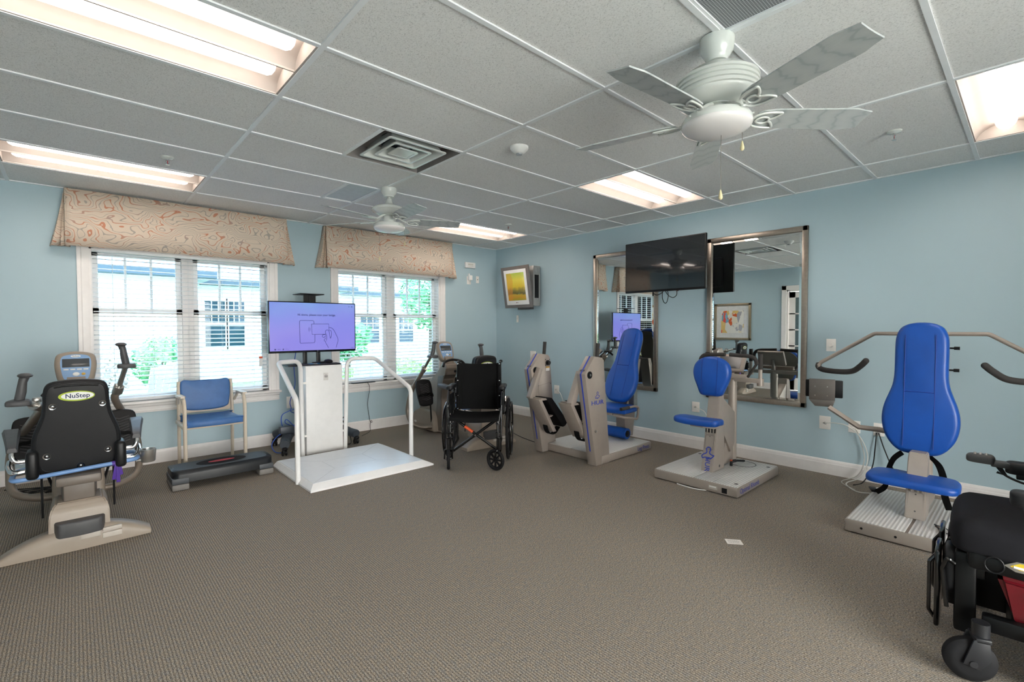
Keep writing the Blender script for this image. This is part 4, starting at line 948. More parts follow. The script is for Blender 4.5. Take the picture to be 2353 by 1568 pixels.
# ---- tablet on the sill and its cord
root = thing('tablet', 'thin dark tablet lying on the sill of the corner window', 'tablet', (2.69, 5.765, .621), 0)
bm = nb(); box(bm, -.15, .15, -.055, .012, 0, .009, r=.003); obj('case', bm, BLACK, root)
bm = nb(); box(bm, -.14, .14, -.05, .008, .0085, .0095); obj('screen', bm, SCREENK, root, smooth=0)
o = nb(); tube(o, spl([(2.74, 5.725, .62), (2.76, 5.722, .58), (2.765, 5.735, .5), (2.75, 5.755, .35), (2.77, 5.76, .2), (2.775, 5.75, .13), (2.795, 5.74, .10), (2.80, 5.74, .12), (2.785, 5.74, .125), (2.77, 5.73, .06), (2.73, 5.66, .008), (2.55, 5.5, .006)], 6), .0028, 6); q = obj('charging_cable', o, BLACK); tag(q, 'thin black cord dropping from the tablet to the carpet', 'cord')
# ================================================================== BLUE PAD MACHINES
def ribbed():
    k = NT('ribbed_aluminium_deck'); vec = k.coord(); sp = k.new('ShaderNodeSeparateXYZ'); k.link(vec, sp.inputs[0])
    f = k.math('PINGPONG', k.math('MULTIPLY', sp.outputs[1], 50.), .5)
    k.base(k.ramp(f, [(.1, '#c6c3bf'), (.5, '#e6e4e1')])); k.b.inputs['Metallic'].default_value = .1; k.b.inputs['Roughness'].default_value = .38
    k.bump(f, .8, .006); return k.m
DECK = ribbed()
def fr_yz(x, y, z): return frame((x, y, z), (0, -1, 0), (0, 0, 1))      # faces -x
def fr_xz(x, y, z): return frame((x, y, z), (1, 0, 0), (0, 0, 1))       # faces -y
BACK = [(0, 0), (.07, .004), (.115, .022), (.155, .065), (.185, .125), (.2, .2), (.199, .27), (.186, .335), (.165, .40), (.147, .46), (.139, .53), (.138, .62), (.138, .72), (.133, .79), (.112, .845), (.075, .872), (.035, .882), (0, .884)]
def backrest(root, M, k=1.0):
    o2 = sm([(a*k, b*k) for a, b in BACK]+[(-a*k, b*k) for a, b in BACK[-2:0:-1]], 3)
    bm = nb(); pad(bm, o2, .075, .032, .012); o = obj('backrest', bm, BVINYL, root, M=M, smooth=70)
    bm = nb()
    def zt(x): return .0762+.0112*(1-(abs(x)/.2)**1.6*.85)
    for s in (-1, 1): tube(bm, [(s*.078*k, b*k, .0835) for b in (.05, .12, .4)]+[(s*.078*k, b*k, .083) for b in (.43, .6, .80)], .0022, 6)
    tube(bm, [(-.078*k, .42*k, .0865), (.078*k, .42*k, .0865)], .003, 6); obj('stitched_seam', bm, BSEAM, o)
    bm = nb(); pad(bm, [(x*.93, .02+y*.955) for x, y in o2], .012, .003, 0, M=T(0, 0, -.013)); obj('back_plate', bm, mat('olive_grey_plate', '#77746a', .5), o, 'grey back plate')
    return o
def hur_base(root, x1, hy, z, split):
    bm = nb(); box(bm, 0, x1, -hy, hy, .008, z-.006, r=.006); obj('base_frame', bm, HURM, root)
    for a, b in split:
        bm = nb(); box(bm, .008, x1-.008, a, b, z-.008, z, r=.003); obj('deck_plate', bm, DECK, root, 'ribbed aluminium deck plate')
    bm = nb()
    for x in (.05, x1-.05):
        for s in (-1, 1): cyl(bm, (x, s*(hy-.05), 0), (x, s*(hy-.05), .01), .02, 12)
    obj('foot_pad', bm, RUBBER, root)
def logo(root, M, s=1.0, Mt=None, sx=1.6, sf=None):
    """line figure with raised arms over three letters"""
    bm = nb()
    st = s; s = sf or s
    fig = [(-.030, -.012), (-.034, .0), (-.026, .010), (-.012, .018), (-.008, .028), (-.012, .038), (-.008, .049), (.001, .053), (.010, .048), (.012, .038), (.007, .028), (.010, .018), (.024, .012), (.034, .012)]
    tube(bm, spl([(x*s, y*s, 0) for x, y in fig], 4), .003*s, 6, flat=.5)
    tube(bm, spl([(x*s, y*s, 0) for x, y in [(-.030, -.012), (-.012, -.004), (-.006, -.016), (.002, -.006), (.014, -.010), (.034, .012)]], 4), .003*s, 6, flat=.5)
    obj('line_figure', bm, BLUEP, root, M=M @ T(0, .056*s, .0006))
    s = st; text('HUR', .062*s, BLUEP, (Mt or M) @ Matrix.Diagonal((sx, .95, 1, 1)), root, ex=.0006, bold=.0006*s)

# ---- leg press: two leaning towers with swing foot plates, reclined seat by the wall
root = thing('leg_press_machine', 'leg press with two leaning metal towers and a tall reclined blue seat', 'exercise machine', (3.62, 3.185, 0))
bm = nb(); box(bm, .085, .955, -.41, .395, .006, .08, r=.006); bf = obj('base_frame', bm, HURM, root)
for a, b in ((-.40, -.02), (-.01, .385)):
    bm = nb(); box(bm, .095, .945, a, b, .078, .087, r=.003); obj('deck_plate', bm, DECK, root, 'ribbed aluminium deck plate')
text('Leg Press', .058, BLUEP, fr_xz(.80, -.4108, .045), bf, ex=.0004)
prof = [(.0, 0), (-.17, .885), (-.032, 1.045), (.085, 1.03), (.115, 1.0), (.205, .08), (.215, 0)]
for s in (-1, 1):
    y0, y1 = (-.405, -.30) if s < 0 else (.30, .405)
    bm = nb(); ext(bm, prof, 'y', y0, y1, r=.006); tw = obj('tower', bm, HURM, root)
    ym = (y0+y1)/2; off = .0018
    bm = nb(); pa = [(-.0, .02), (-.17, .885), (-.032, 1.045)]
    nr = [(-.982, -.189), (-.9, .25), (-.757, .653)]
    band(bm, [(p[0]+q[0]*off, ym, p[1]+q[1]*off) for p, q in zip(pa, nr)], (0, 1, 0), .014, .003); obj('blue_stripe', bm, mat('blue_edge_stripe', '#2a45b5', .4), tw, 'thin blue stripe along the front edge', smooth=0)
    bm = nb()
    for d in (-.016, .016): lathe(bm, [(0, .004), (.010, .003), (.012, 0)], 14, M=T(-.145, ym+d, .917) @ RY(-40))
    obj('button', bm, DGREY, tw)
    yo = y0 if s < 0 else y0
    bm = nb(); cyl(bm, (-.105, yo-.006, .875), (-.105, yo, .875), .034, 24); cyl(bm, (-.105, yo-.010, .875), (-.105, yo, .875), .02, 20); hb = obj('pivot_hub', bm, BLACK, tw)
    bm = nb(); cyl(bm, (-.105, yo-.013, .875), (-.105, yo-.006, .875), .011, 16); cyl(bm, (-.105, yo-.016, .875), (-.105, yo-.012, .875), .006, 10); obj('hub_bolt', bm, STEEL, hb)
    bm = nb(); lean = .03; tube(bm, [(.075, ym, 1.02), (.09, ym, 1.165)], .0185, 14); obj('hand_grip', bm, GRIP, tw)
    if s < 0:
        bm = nb(); cyl(bm, (-.015, y0-.016, .337), (-.015, y0, .337), .012, 16); cyl(bm, (-.015, y0-.02, .337), (-.015, y0-.015, .337), .006, 10); obj('knob', bm, STEEL, tw)
        logo(tw, fr_xz(.016, y0-.0006, .605), .95)
    else:
        bm = nb(); cyl(bm, (.075, y0-.03, .945), (.075, y0, .945), .021, 8); cyl(bm, (.075, y0-.012, .945), (.075, y0, .945), .028, 16)
        for a, b in ((-.03, .028), (.03, .028), (-.03, -.03), (.032, -.03)): cyl(bm, (.075+a, y0-.003, .95+b), (.075+a, y0, .95+b), .005, 8)
        obj('adjust_knob', bm, BLACK, tw)
        bm = nb(); box(bm, .05, .105, y0-.002, y0, .86, .895); box(bm, .05, .105, y0-.0025, y0, .89, .905, mi=1); obj('warning_label', bm, [WHITE, mat('amber_label', '#d9a441', .4)], tw)
        bm = nb()
        for a, b in ((.15, .72), (-.03, .71), (.17, .45)): cyl(bm, (a-.03, y0-.002, b), (a-.03, y0, b), .005, 8)
        band(bm, [(-.06, y0-.0004, .71), (.13, y0-.0004, .735)], (0, 0, 1), .002, .0008); band(bm, [(-.06, y0-.0004, .71), (-.05, y0-.0004, .45)], (1, 0, 0), .002, .0008); obj('panel_screw', bm, DGREY, tw)
    # swing arm with boxed foot plate and heel strap, on the inner face
    ya, yb = (y1+.012, y1+.172) if s < 0 else (y0-.172, y0-.012); yin = ya if s < 0 else yb
    bm = nb(); a0, a1 = (y1, y1+.06) if s < 0 else (y0-.06, y0)
    ext(bm, [(-.10, .905), (-.06, .885), (-.17, .60), (-.235, .60), (-.24, .615)], 'y', a0, a1, r=.004); ar = obj('swing_arm', bm, HURM, root)
    bm = nb(); ext(bm, [(-.235, .60), (-.19, .60), (.03, .245), (-.02, .245)], 'y', ya, yb, r=.004)
    ext(bm, [(-.20, .61), (-.07, .60), (-.06, .585), (-.19, .585)], 'y', ya, yb, r=.002); ext(bm, [(-.11, .42), (-.02, .42), (-.04, .405), (-.10, .405)], 'y', ya, yb, r=.002)
    obj('foot_bracket', bm, HURM, ar)
    bm = nb(); ext(bm, [(-.14, .615), (-.04, .60), (.20, .335), (.20, .315), (.165, .285), (.13, .275)], 'y', ya-.004, yb+.004, r=.015); obj('foot_plate', bm, RUBBER, root, 'black rubber faced foot plate')
    bm = nb(); yc = (ya+yb)/2
    band(bm, spl([(-.06, yc, .33), (-.05, yc-.01, .26), (.0, yc-.01, .215), (.08, yc, .215), (.14, yc, .27)], 5), (0, 1, 0), .06, .006); obj('heel_strap', bm, NYLON, root)
# reclined seat
Mb = frame((.885, -.035, .47), (0, -1, 0), (.40, 0, 1))
backrest(root, Mb)
bm = nb(); pad(bm, sm([(.66, -.21), (.70, -.23), (.95, -.2), (1.0, 0), (.95, .2), (.70, .23), (.66, .21), (.63, 0)], 4), .065, .03, .015, M=T(0, -.035, .39)); obj('seat', bm, BVINYL, root, smooth=70)
bm = nb(); ext(bm, [(.94, .08), (1.09, .08), (1.17, .6), (1.25, .95), (1.19, .95), (1.06, .6), (.92, .40)], 'y', -.09, .03, r=.006); box(bm, .66, .96, -.11, .04, .36, .40, r=.006); obj('seat_post', bm, HURM, root)
bm = nb(); box(bm, 1.0, 1.07, -.16, .09, .42, .62, r=.006); obj('recline_bracket', bm, STEEL, root)
for s in (-1, 1):
    y = -.035+s*.235
    bm = nb(); tube(bm, [(.74, y, .46), (.85, y, .462), (.925, y, .44), (.90, y, .315), (.66, y+0, .36), (.66, y-s*.14, .37)], .013, 12, fil=.03); hd = obj('side_handle', bm, HURM, root)
    bm = nb(); tube(bm, [(.592, y, .457), (.735, y, .46)], .018, 14); obj('hand_grip', bm, GRIP, hd)
bm = nb(); tube(bm, [(.83, -.19, .15), (.83, .13, .15)], .06, 24); ro = obj('calf_roller', bm, BVINYL, root)
bm = nb(); cyl(bm, (.83, -.196, .15), (.83, -.19, .15), .036, 20); cyl(bm, (.83, -.2, .15), (.83, -.19, .15), .018, 14); obj('roller_hub', bm, BLACK, ro)
bm = nb(); box(bm, .93, 1.0, -.04, .0, .1, .2, r=.004); cyl(bm, (.83, -.19, .15), (.95, -.02, .15), .012); obj('roller_mount', bm, HURM, root)

# ---- row machine with round chest pad
root = thing('seated_row_machine', 'small machine with a round blue chest pad and saddle seat on a square metal base', 'exercise machine', (3.712, 1.865, 0))
hur_base(root, .86, .355, .088, ((-.348, -.006), (.006, .348)))
bm = nb()
for x, y in ((.75, .31), (.085, -.31), (.75, -.31)): cyl(bm, (x, y, .0875), (x, y, .0888), .016, 16)
obj('plug_cap', bm, DGREY, root)
bm = nb(); box(bm, -.002, .002, -.2, -.13, .03, .06, mi=0); box(bm, -.0025, .003, -.19, -.135, .045, .056, mi=1); obj('label_plate', bm, [STICK, WHITE], root)
bm = nb(); box(bm, -.003, .004, -.275, -.235, .02, .06, r=.001); ip = obj('power_inlet', bm, BLACK, root)
text('Optimal Rhomb', .058, BLUEP, fr_xz(.235, -.3558, .045), root, ex=.0004)
bm = nb(); secs = []
for z, x0, x1, h in ((.085, .235, .465, .05), (.40, .30, .465, .05), (.62, .345, .465, .05), (.75, .36, .45, .046)):
    secs.append([(x0, -h, z), (x1, -h, z), (x1, h, z), (x0, h, z)])
loft(bm, secs); bmesh.ops.bevel(bm, geom=bm.edges[:], offset=.005, segments=2, affect='EDGES'); po = obj('main_post', bm, HURM, root)
lx = lambda z: .235+(.30-.235)*(z-.085)/(.315)
Ml = frame((lx(.125)-.0015, 0, .125), (0, -1, 0), (.2, 0, 1)); Mt = frame((lx(.152)-.0018, 0, .150), (-.2, 0, -1), (0, -1, 0))
logo(po, Ml, 1.0, Mt, 1.0, 1.55)
Mp = frame((lx(.33)-.0012, 0, .33), (0, -1, 0), (.2, 0, 1)); bm = nb(); tube(bm, [(a, b, 0) for a, b in rrect(-.036, .036, -.06, .06, .008)], .0012, 4, closed=True)
for z in (-.048, .05): cyl(bm, (0, z, 0), (0, z, .002), .004, 8)
obj('cover_plate', bm, DGREY, po, M=Mp)
bm = nb(); box(bm, lx(.43)-.004, lx(.43)+.03, -.044, .044, .405, .45); obj('post_opening', bm, BLACK, po)
bm = nb()
for y in (-.025, 0, .028): cyl(bm, (lx(.43)+.0, y, .40), (lx(.43)+.0, y, .455), .009, 12)
obj('piston_rod', bm, CHROME, po)
bm = nb(); cyl(bm, (.37, -.052, .12), (.37, -.048, .12), .012, 14); obj('side_plug', bm, DGREY, po)
bm = nb(); ext(bm, [(.04, .515), (.33, .50), (.36, .45), (.26, .455), (.05, .497)], 'y', -.055, .055, r=.004); obj('seat_bracket', bm, HURM, root)
bm = nb(); t = sm([(-.09, -.17), (.0, -.185), (.09, -.165), (.115, -.08), (.095, 0), (.115, .08), (.09, .165), (.0, .185), (-.09, .17), (-.1, 0)], 5)
pad(bm, t, .052, .024, .008); 
for v in bm.verts: v.co.z += .3*v.co.y**2 - .02*max(0, v.co.x*4)
o = obj('seat', bm, BVINYL, root, M=T(.09, 0, .515), smooth=70)
ch_ = sm([(0, 0), (.07, .003), (.098, .02), (.12, .07), (.15, .14), (.162, .2), (.152, .26), (.118, .305), (.06, .334), (0, .342)]+[(-a, b) for a, b in [(.06, .334), (.118, .305), (.152, .26), (.162, .2), (.15, .14), (.12, .07), (.098, .02), (.07, .003)]], 4)
Mc = frame((.365, .01, .722), (0, -1, 0), (.05, 0, 1))
bm = nb(); pad(bm, ch_, .075, .035, .012); cp = obj('chest_pad', bm, BVINYL, root, M=Mc, smooth=70)
bm = nb()
for s in (-1, 1): tube(bm, spl([(s*.058, .006, .070), (s*.062, .04, .081), (s*.066, .17, .085), (s*.066, .3, .080), (s*.06, .332, .066)], 4), .0022, 6)
obj('stitched_seam', bm, BSEAM, cp)
bm = nb(); pad(bm, [(x*.92, y*.93+.01) for x, y in ch_], .012, .003, M=T(0, 0, -.013)); obj('back_plate', bm, mat('olive_grey_plate_small', '#77746a', .5), cp, 'grey back plate')
bm = nb(); tube(bm, [(.718, -.01, .088), (.718, -.01, .84)], .036, 20); cyl(bm, (.718, -.01, .775), (.718, -.01, .785), .039, 20); obj('column', bm, HURM, root)
bm = nb(); ext(bm, [(.38, .44), (.43, .43), (.60, .20), (.69, .26), (.69, .55), (.45, .70), (.40, .70)], 'y', -.045, .03, r=.006); ext(bm, [(.44, .1), (.69, .1), (.69, .26), (.56, .34)], 'y', -.03, .02, r=.004); obj('side_brace', bm, HURM, root)
bm = nb(); tube(bm, [(.70+.10*cos(a), -.12+.10*sin(a), .0885) for a in [2*pi*j/36 for j in range(36)]], .004, 6, closed=True, flat=.4); obj('turntable_ring', bm, DGREY, root)
bm = nb(); tube(bm, [(.56, -.07, .088), (.56, -.07, .125)], .012, 12); tube(bm, spl([(.56, -.07, .125), (.60, -.1, .132), (.67, -.14, .125)], 5), .009, 10, rr=[.013, .010, .008]); lv = obj('release_lever', bm, BLACK, root)
bm = nb(); cyl(bm, (.56, -.07, .132), (.56, -.07, .141), .011, 12); obj('lever_cap', bm, mat('orange_cap', '#c6502b', .4), lv, 'orange lever cap')
for s in (-1, 1):
    yh = -.01+s*.238
    bm = nb(); box(bm, .69, .746, min(-.01, yh), max(-.01, yh), .825, .862, r=.004); cyl(bm, (.718, yh, .80), (.718, yh, .865), .028, 18); cyl(bm, (.718, yh, .865), (.718, yh, .95), .0165, 14); a = obj('swing_arm', bm, HURM, root)
    bm = nb(); cyl(bm, (.718, yh, .945), (.718, yh, 1.08), .0195, 16); obj('hand_grip', bm, GRIP, a)
    bm = nb(); y2 = -.01+s*.30; box(bm, .60, .65, min(-.01, y2*.55), max(-.01, y2*.55), .865, .90, r=.004); obj('upper_arm', bm, HURM, root)
    bm = nb(); tube(bm, spl([(.60, -.01+s*.25, 1.0), (.60, -.01+s*.24, 1.035), (.60, -.01+s*.2, 1.062), (.60, -.01+s*.1, 1.068), (.60, -.01+s*.02, 1.072)], 5), .017, 12); tube(bm, [(.62, -.01+s*.17, .88), (.60, -.01+s*.25, 1.0)], .011, 10); obj('curved_handle', bm, GRIP, root)
bm = nb(); Md = frame((.72, .015, .99), (0, -1, 0), (.6, 0, 1)); box(bm, -.13, .13, -.085, .085, -.02, .012, r=.006); dp = obj('display', bm, HURM, root, M=Md)
bm = nb(); box(bm, -.10, .10, -.06, .06, .011, .0135); obj('display_screen', bm, LCD, dp, smooth=0)
bm = nb(); tube(bm, [(.718, -.01, .84), (.74, .0, .97)], .016, 10); obj('display_stem', bm, HURM, root)

# ---- pull-down / chest machine with the big backrest
root = thing('chest_press_machine', 'machine with a tall guitar-shaped blue backrest and wide bent overhead bars', 'exercise machine', (3.635, .495, 0))
hur_base(root, .88, .308, .09, ((-.30, -.008), (.008, .30)))
bm = nb()
for y in (.22, .05, -.13): cyl(bm, (-.0015, y, .045), (.002, y, .045), .007, 10)
obj('plug_cap', bm, BLACK, root)
bm = nb(); secs = []
for z, x0, x1, h in ((.09, .285, .43, .052), (.45, .36, .46, .05), (.50, .37, .46, .045)): secs.append([(x0, -h, z), (x1, -h, z), (x1, h, z), (x0, h, z)])
loft(bm, secs); bmesh.ops.bevel(bm, geom=bm.edges[:], offset=.005, segments=2, affect='EDGES'); po = obj('main_post', bm, HURM, root)
lx = lambda z: .285+.075*(z-.09)/.36
bm = nb(); Mp = frame((lx(.2)-.0012, 0, .19), (0, -1, 0), (.2, 0, 1)); tube(bm, [(a, b, 0) for a, b in rrect(-.038, .038, -.065, .065, .008)], .0012, 4, closed=True)
for z in (-.052, .054): cyl(bm, (0, z, 0), (0, z, .002), .005, 8)
obj('cover_plate', bm, DGREY, po, M=Mp)
bm = nb(); box(bm, lx(.29)-.004, lx(.29)+.03, -.046, .046, .262, .318); obj('post_opening', bm, BLACK, po)
bm = nb()
for y in (-.026, 0, .03): cyl(bm, (lx(.29)-.002, y, .258), (lx(.29)-.002, y, .322), .01, 12)
obj('piston_rod', bm, CHROME, po)
bm = nb(); ext(bm, [(.36, .0), (.44, .0), (.44, .06), (.36, .06)], 'y', -.03, .03, M=T(.5, 0, .09)); ext(bm, [(.40, .09), (.88, .09), (.88, .14), (.46, .30), (.44, .3)], 'y', -.035, .035, r=.004); obj('rear_brace', bm, HURM, root)
Mb = frame((.545, .015, .46), (0, -1, 0), (.06, 0, 1)); backrest(root, Mb)
bm = nb(); t = sm([(-.12, -.205), (.0, -.232), (.12, -.205), (.15, -.1), (.13, 0), (.15, .1), (.12, .205), (.0, .232), (-.12, .205), (-.13, 0)], 5)
pad(bm, t, .046, .021, .010); 
for v in bm.verts: v.co.z += -.035*max(0, -v.co.x*5)*.3
obj('seat', bm, BVINYL, root, M=T(.33, .02, .305), smooth=70)
bm = nb(); box(bm, .28, .44, -.06, .06, .285, .31, r=.004); obj('seat_bracket', bm, HURM, root)
bm = nb(); tube(bm, [(.80, 0, .12), (.80, 0, 1.2), (.86, 0, 1.262)], .03, 16, fil=.06); obj('mast', bm, HURM, root)
bm = nb(); bar = [(.80, .95, .98)]
L = [(.865, .0, 1.266), (.865, .345, 1.266), (.865, .72, .995), (.80, .70, .985)]
tube(bm, [(.80, .672, .985), (.865, .70, 1.015), (.865, .33, 1.266), (.865, -.29, 1.266), (.865, -.66, 1.015), (.80, -.632, .985)], .0145, 14, fil=.045); ob = obj('overhead_bar', bm, HURM, root)
for s in (-1, 1):
    o = .02; f = lambda x, y, z: (x, o+s*y, z)
    bm = nb(); tube(bm, spl([f(.862, .675, 1.015), f(.84, .672, .993), f(.78, .62, .975), f(.71, .5, .972), f(.67, .405, .985), f(.63, .345, 1.03), f(.60, .31, 1.068)], 5), .0205, 14); ball(bm, f(.598, .308, 1.07), .0205); obj('hand_grip', bm, GRIP, ob)
for z in (1.03, 1.175):
    bm = nb(); tube(bm, [(.62, .0, z), (.62, -.155, z)], .006, 8); cyl(bm, (.62, -.14, z), (.62, -.168, z), .011, 12); obj('adjust_pin', bm, BLACK, root)
bm = nb(); tube(bm, [(.55, .05, .57), (.615, .25, .578), (.615, .365, .578), (.625, .56, .70)], .027, 4, flat=.7); obj('display_arm', bm, HURM, root)
Md = frame((.63, .61, .825), (.25, -1, 0), (0, -.12, 1))    # +z of this frame looks back at the viewer side
bm = nb(); box(bm, -.085, .085, -.075, .085, -.04, .0, r=.003); ext(bm, [(-.085, -.075), (.085, -.075), (.07, -.125), (-.045, -.125)], 'z', -.045, -.0, r=.003); dp = obj('display_case', bm, mat('grey_display_case', '#625c58', .4, metal=.3), root, 'grey display case seen from behind', M=Md)
bm = nb()
for a in (-.045, .035):
    for b in (-.04, .03): cyl(bm, (a, b, -.001), (a, b, .002), .0045, 10)
obj('screw', bm, CHROME, dp)
bm = nb(); box(bm, -.11, .135, -.06, .075, -.075, -.045, r=.006); obj('display_monitor', bm, BLACK, dp)
bm = nb()
band(bm, spl([(.52, .10, .46), (.53, .15, .40), (.55, .185, .29), (.57, .19, .225), (.60, .21, .17), (.70, .27, .10)], 6), (.3, .5, .3), .035, .003); obj('lap_belt', bm, NYLON, root)
bm = nb(); band(bm, spl([(.52, -.04, .46), (.55, -.085, .40), (.57, -.11, .3), (.575, -.115, .2), (.58, -.14, .11)], 6), (.2, 1, .2), .04, .003); obj('lap_belt', bm, NYLON, root)
bm = nb(); box(bm, -.05, .05, -.02, .02, 0, .016, r=.005); obj('belt_buckle', bm, BLACK, root, M=T(.76, .30, .091) @ RZ(20))
root = thing('eyeglasses', 'dark rimmed brown glasses lying on the ribbed base of the big backrest machine', 'glasses', (3.795, .36, .0905), 20)
bm = nb()
for s in (-1, 1): tube(bm, [(.024*cos(a)+s*.03, .018*sin(a), .004+.012*(1+sin(a))) for a in [2*pi*k/18 for k in range(18)]], .003, 6, closed=True)
tube(bm, [(.054, .012, .02), (.058, -.04, .006), (.02, -.05, .004)], .0028, 6); tube(bm, [(-.054, .012, .02), (-.056, -.035, .008), (0, -.04, .005)], .0028, 6); obj('rim', bm, BLACK, root)
bm = nb()
for s in (-1, 1): ball(bm, (s*.03, 0, .016), .023, .017, .003, 12)
obj('lens', bm, mat('brown_lens', '#6d4c41', .2), root)

# ---- loose cords on the right
def cord(label, pts, r, m): 
    bm = nb(); tube(bm, spl(pts, 7), r, 7); return tag(obj('data_cable', bm, m), label, 'cable')
WC = mat('white_cable', '#d8d8d2', .5)
cord('white cable from the wall plate to the row machine post', [(4.91, 2.448, .45), (4.90, 2.39, .444), (4.85, 2.31, .42), (4.76, 2.2, .30), (4.70, 2.12, .12), (4.68, 2.05, .008), (4.65, 2.0, .006)], .004, WC)
cord('white cable running along the front of the row machine base', [(3.70, 2.0, .006), (3.69, 1.93, .005), (3.685, 1.85, .006), (3.70, 1.79, .006), (3.725, 1.76, .006)], .005, WC)
cord('white cable dropping from the plate below the tilted display box', [(4.91, 1.245, .462), (4.90, 1.16, .475), (4.90, 1.07, .46), (4.91, .98, .37), (4.91, .93, .22), (4.86, .96, .06), (4.78, 1.04, .008), (4.68, 1.02, .006), (4.56, .93, .008), (4.52, .83, .03), (4.48, .79, .06)], .004, WC)
cord('white cable hanging from the double outlet behind the display arm', [(4.945, 1.02, .43), (4.93, .99, .36), (4.92, .955, .2), (4.88, .99, .06), (4.80, 1.08, .008), (4.70, 1.05, .007), (4.60, .95, .007)], .004, mat('grey_white_cable', '#bdbbb4', .5))
cord('black cable hanging from the outlet behind the big backrest', [(4.945, .88, .43), (4.93, .885, .3), (4.92, .90, .14), (4.86, .95, .012), (4.74, .99, .006)], .0045, BLACK)
cord('second black cable from the outlet behind the big backrest', [(4.945, .865, .43), (4.92, .82, .3), (4.88, .75, .15), (4.80, .66, .06), (4.6, .62, .02), (4.53, .6, .02)], .0045, BLACK)
cord('white cable from the outlet between the leg press towers', [(4.93, 4.50, .45), (4.91, 4.43, .44), (4.88, 4.35, .40), (4.85, 4.25, .25), (4.8, 4.1, .05), (4.7, 3.95, .006), (4.5, 3.75, .006)], .0045, WC)
cord('thin black cable on the carpet by the right wall corner', [(4.93, 5.55, .004), (4.6, 5.2, .004), (4.2, 4.75, .004), (3.95, 4.2, .004), (3.85, 3.75, .004)], .004, BLACK)
# ---- paper slip on the carpet
root = thing('paper_slip', 'small white printed paper slip lying alone on the carpet', 'paper', (2.953, 1.219, 0), -52)
bm = nb(); box(bm, -.046, .046, -.034, .034, .001, .0022); obj('sheet', bm, mat('paper_white', '#ece5df', .6, var=.01), root, smooth=0)
bm = nb(); random.seed(5)
for r in range(4):
    x = -.034
    while x < .026:
        w = random.uniform(.004, .011); box(bm, x, x+w, .016-r*.011, .0185-r*.011, .0022, .0025); x += w+.003
obj('printed_lines', bm, mat('printed_grey', '#8b8482', .6), root, smooth=0)
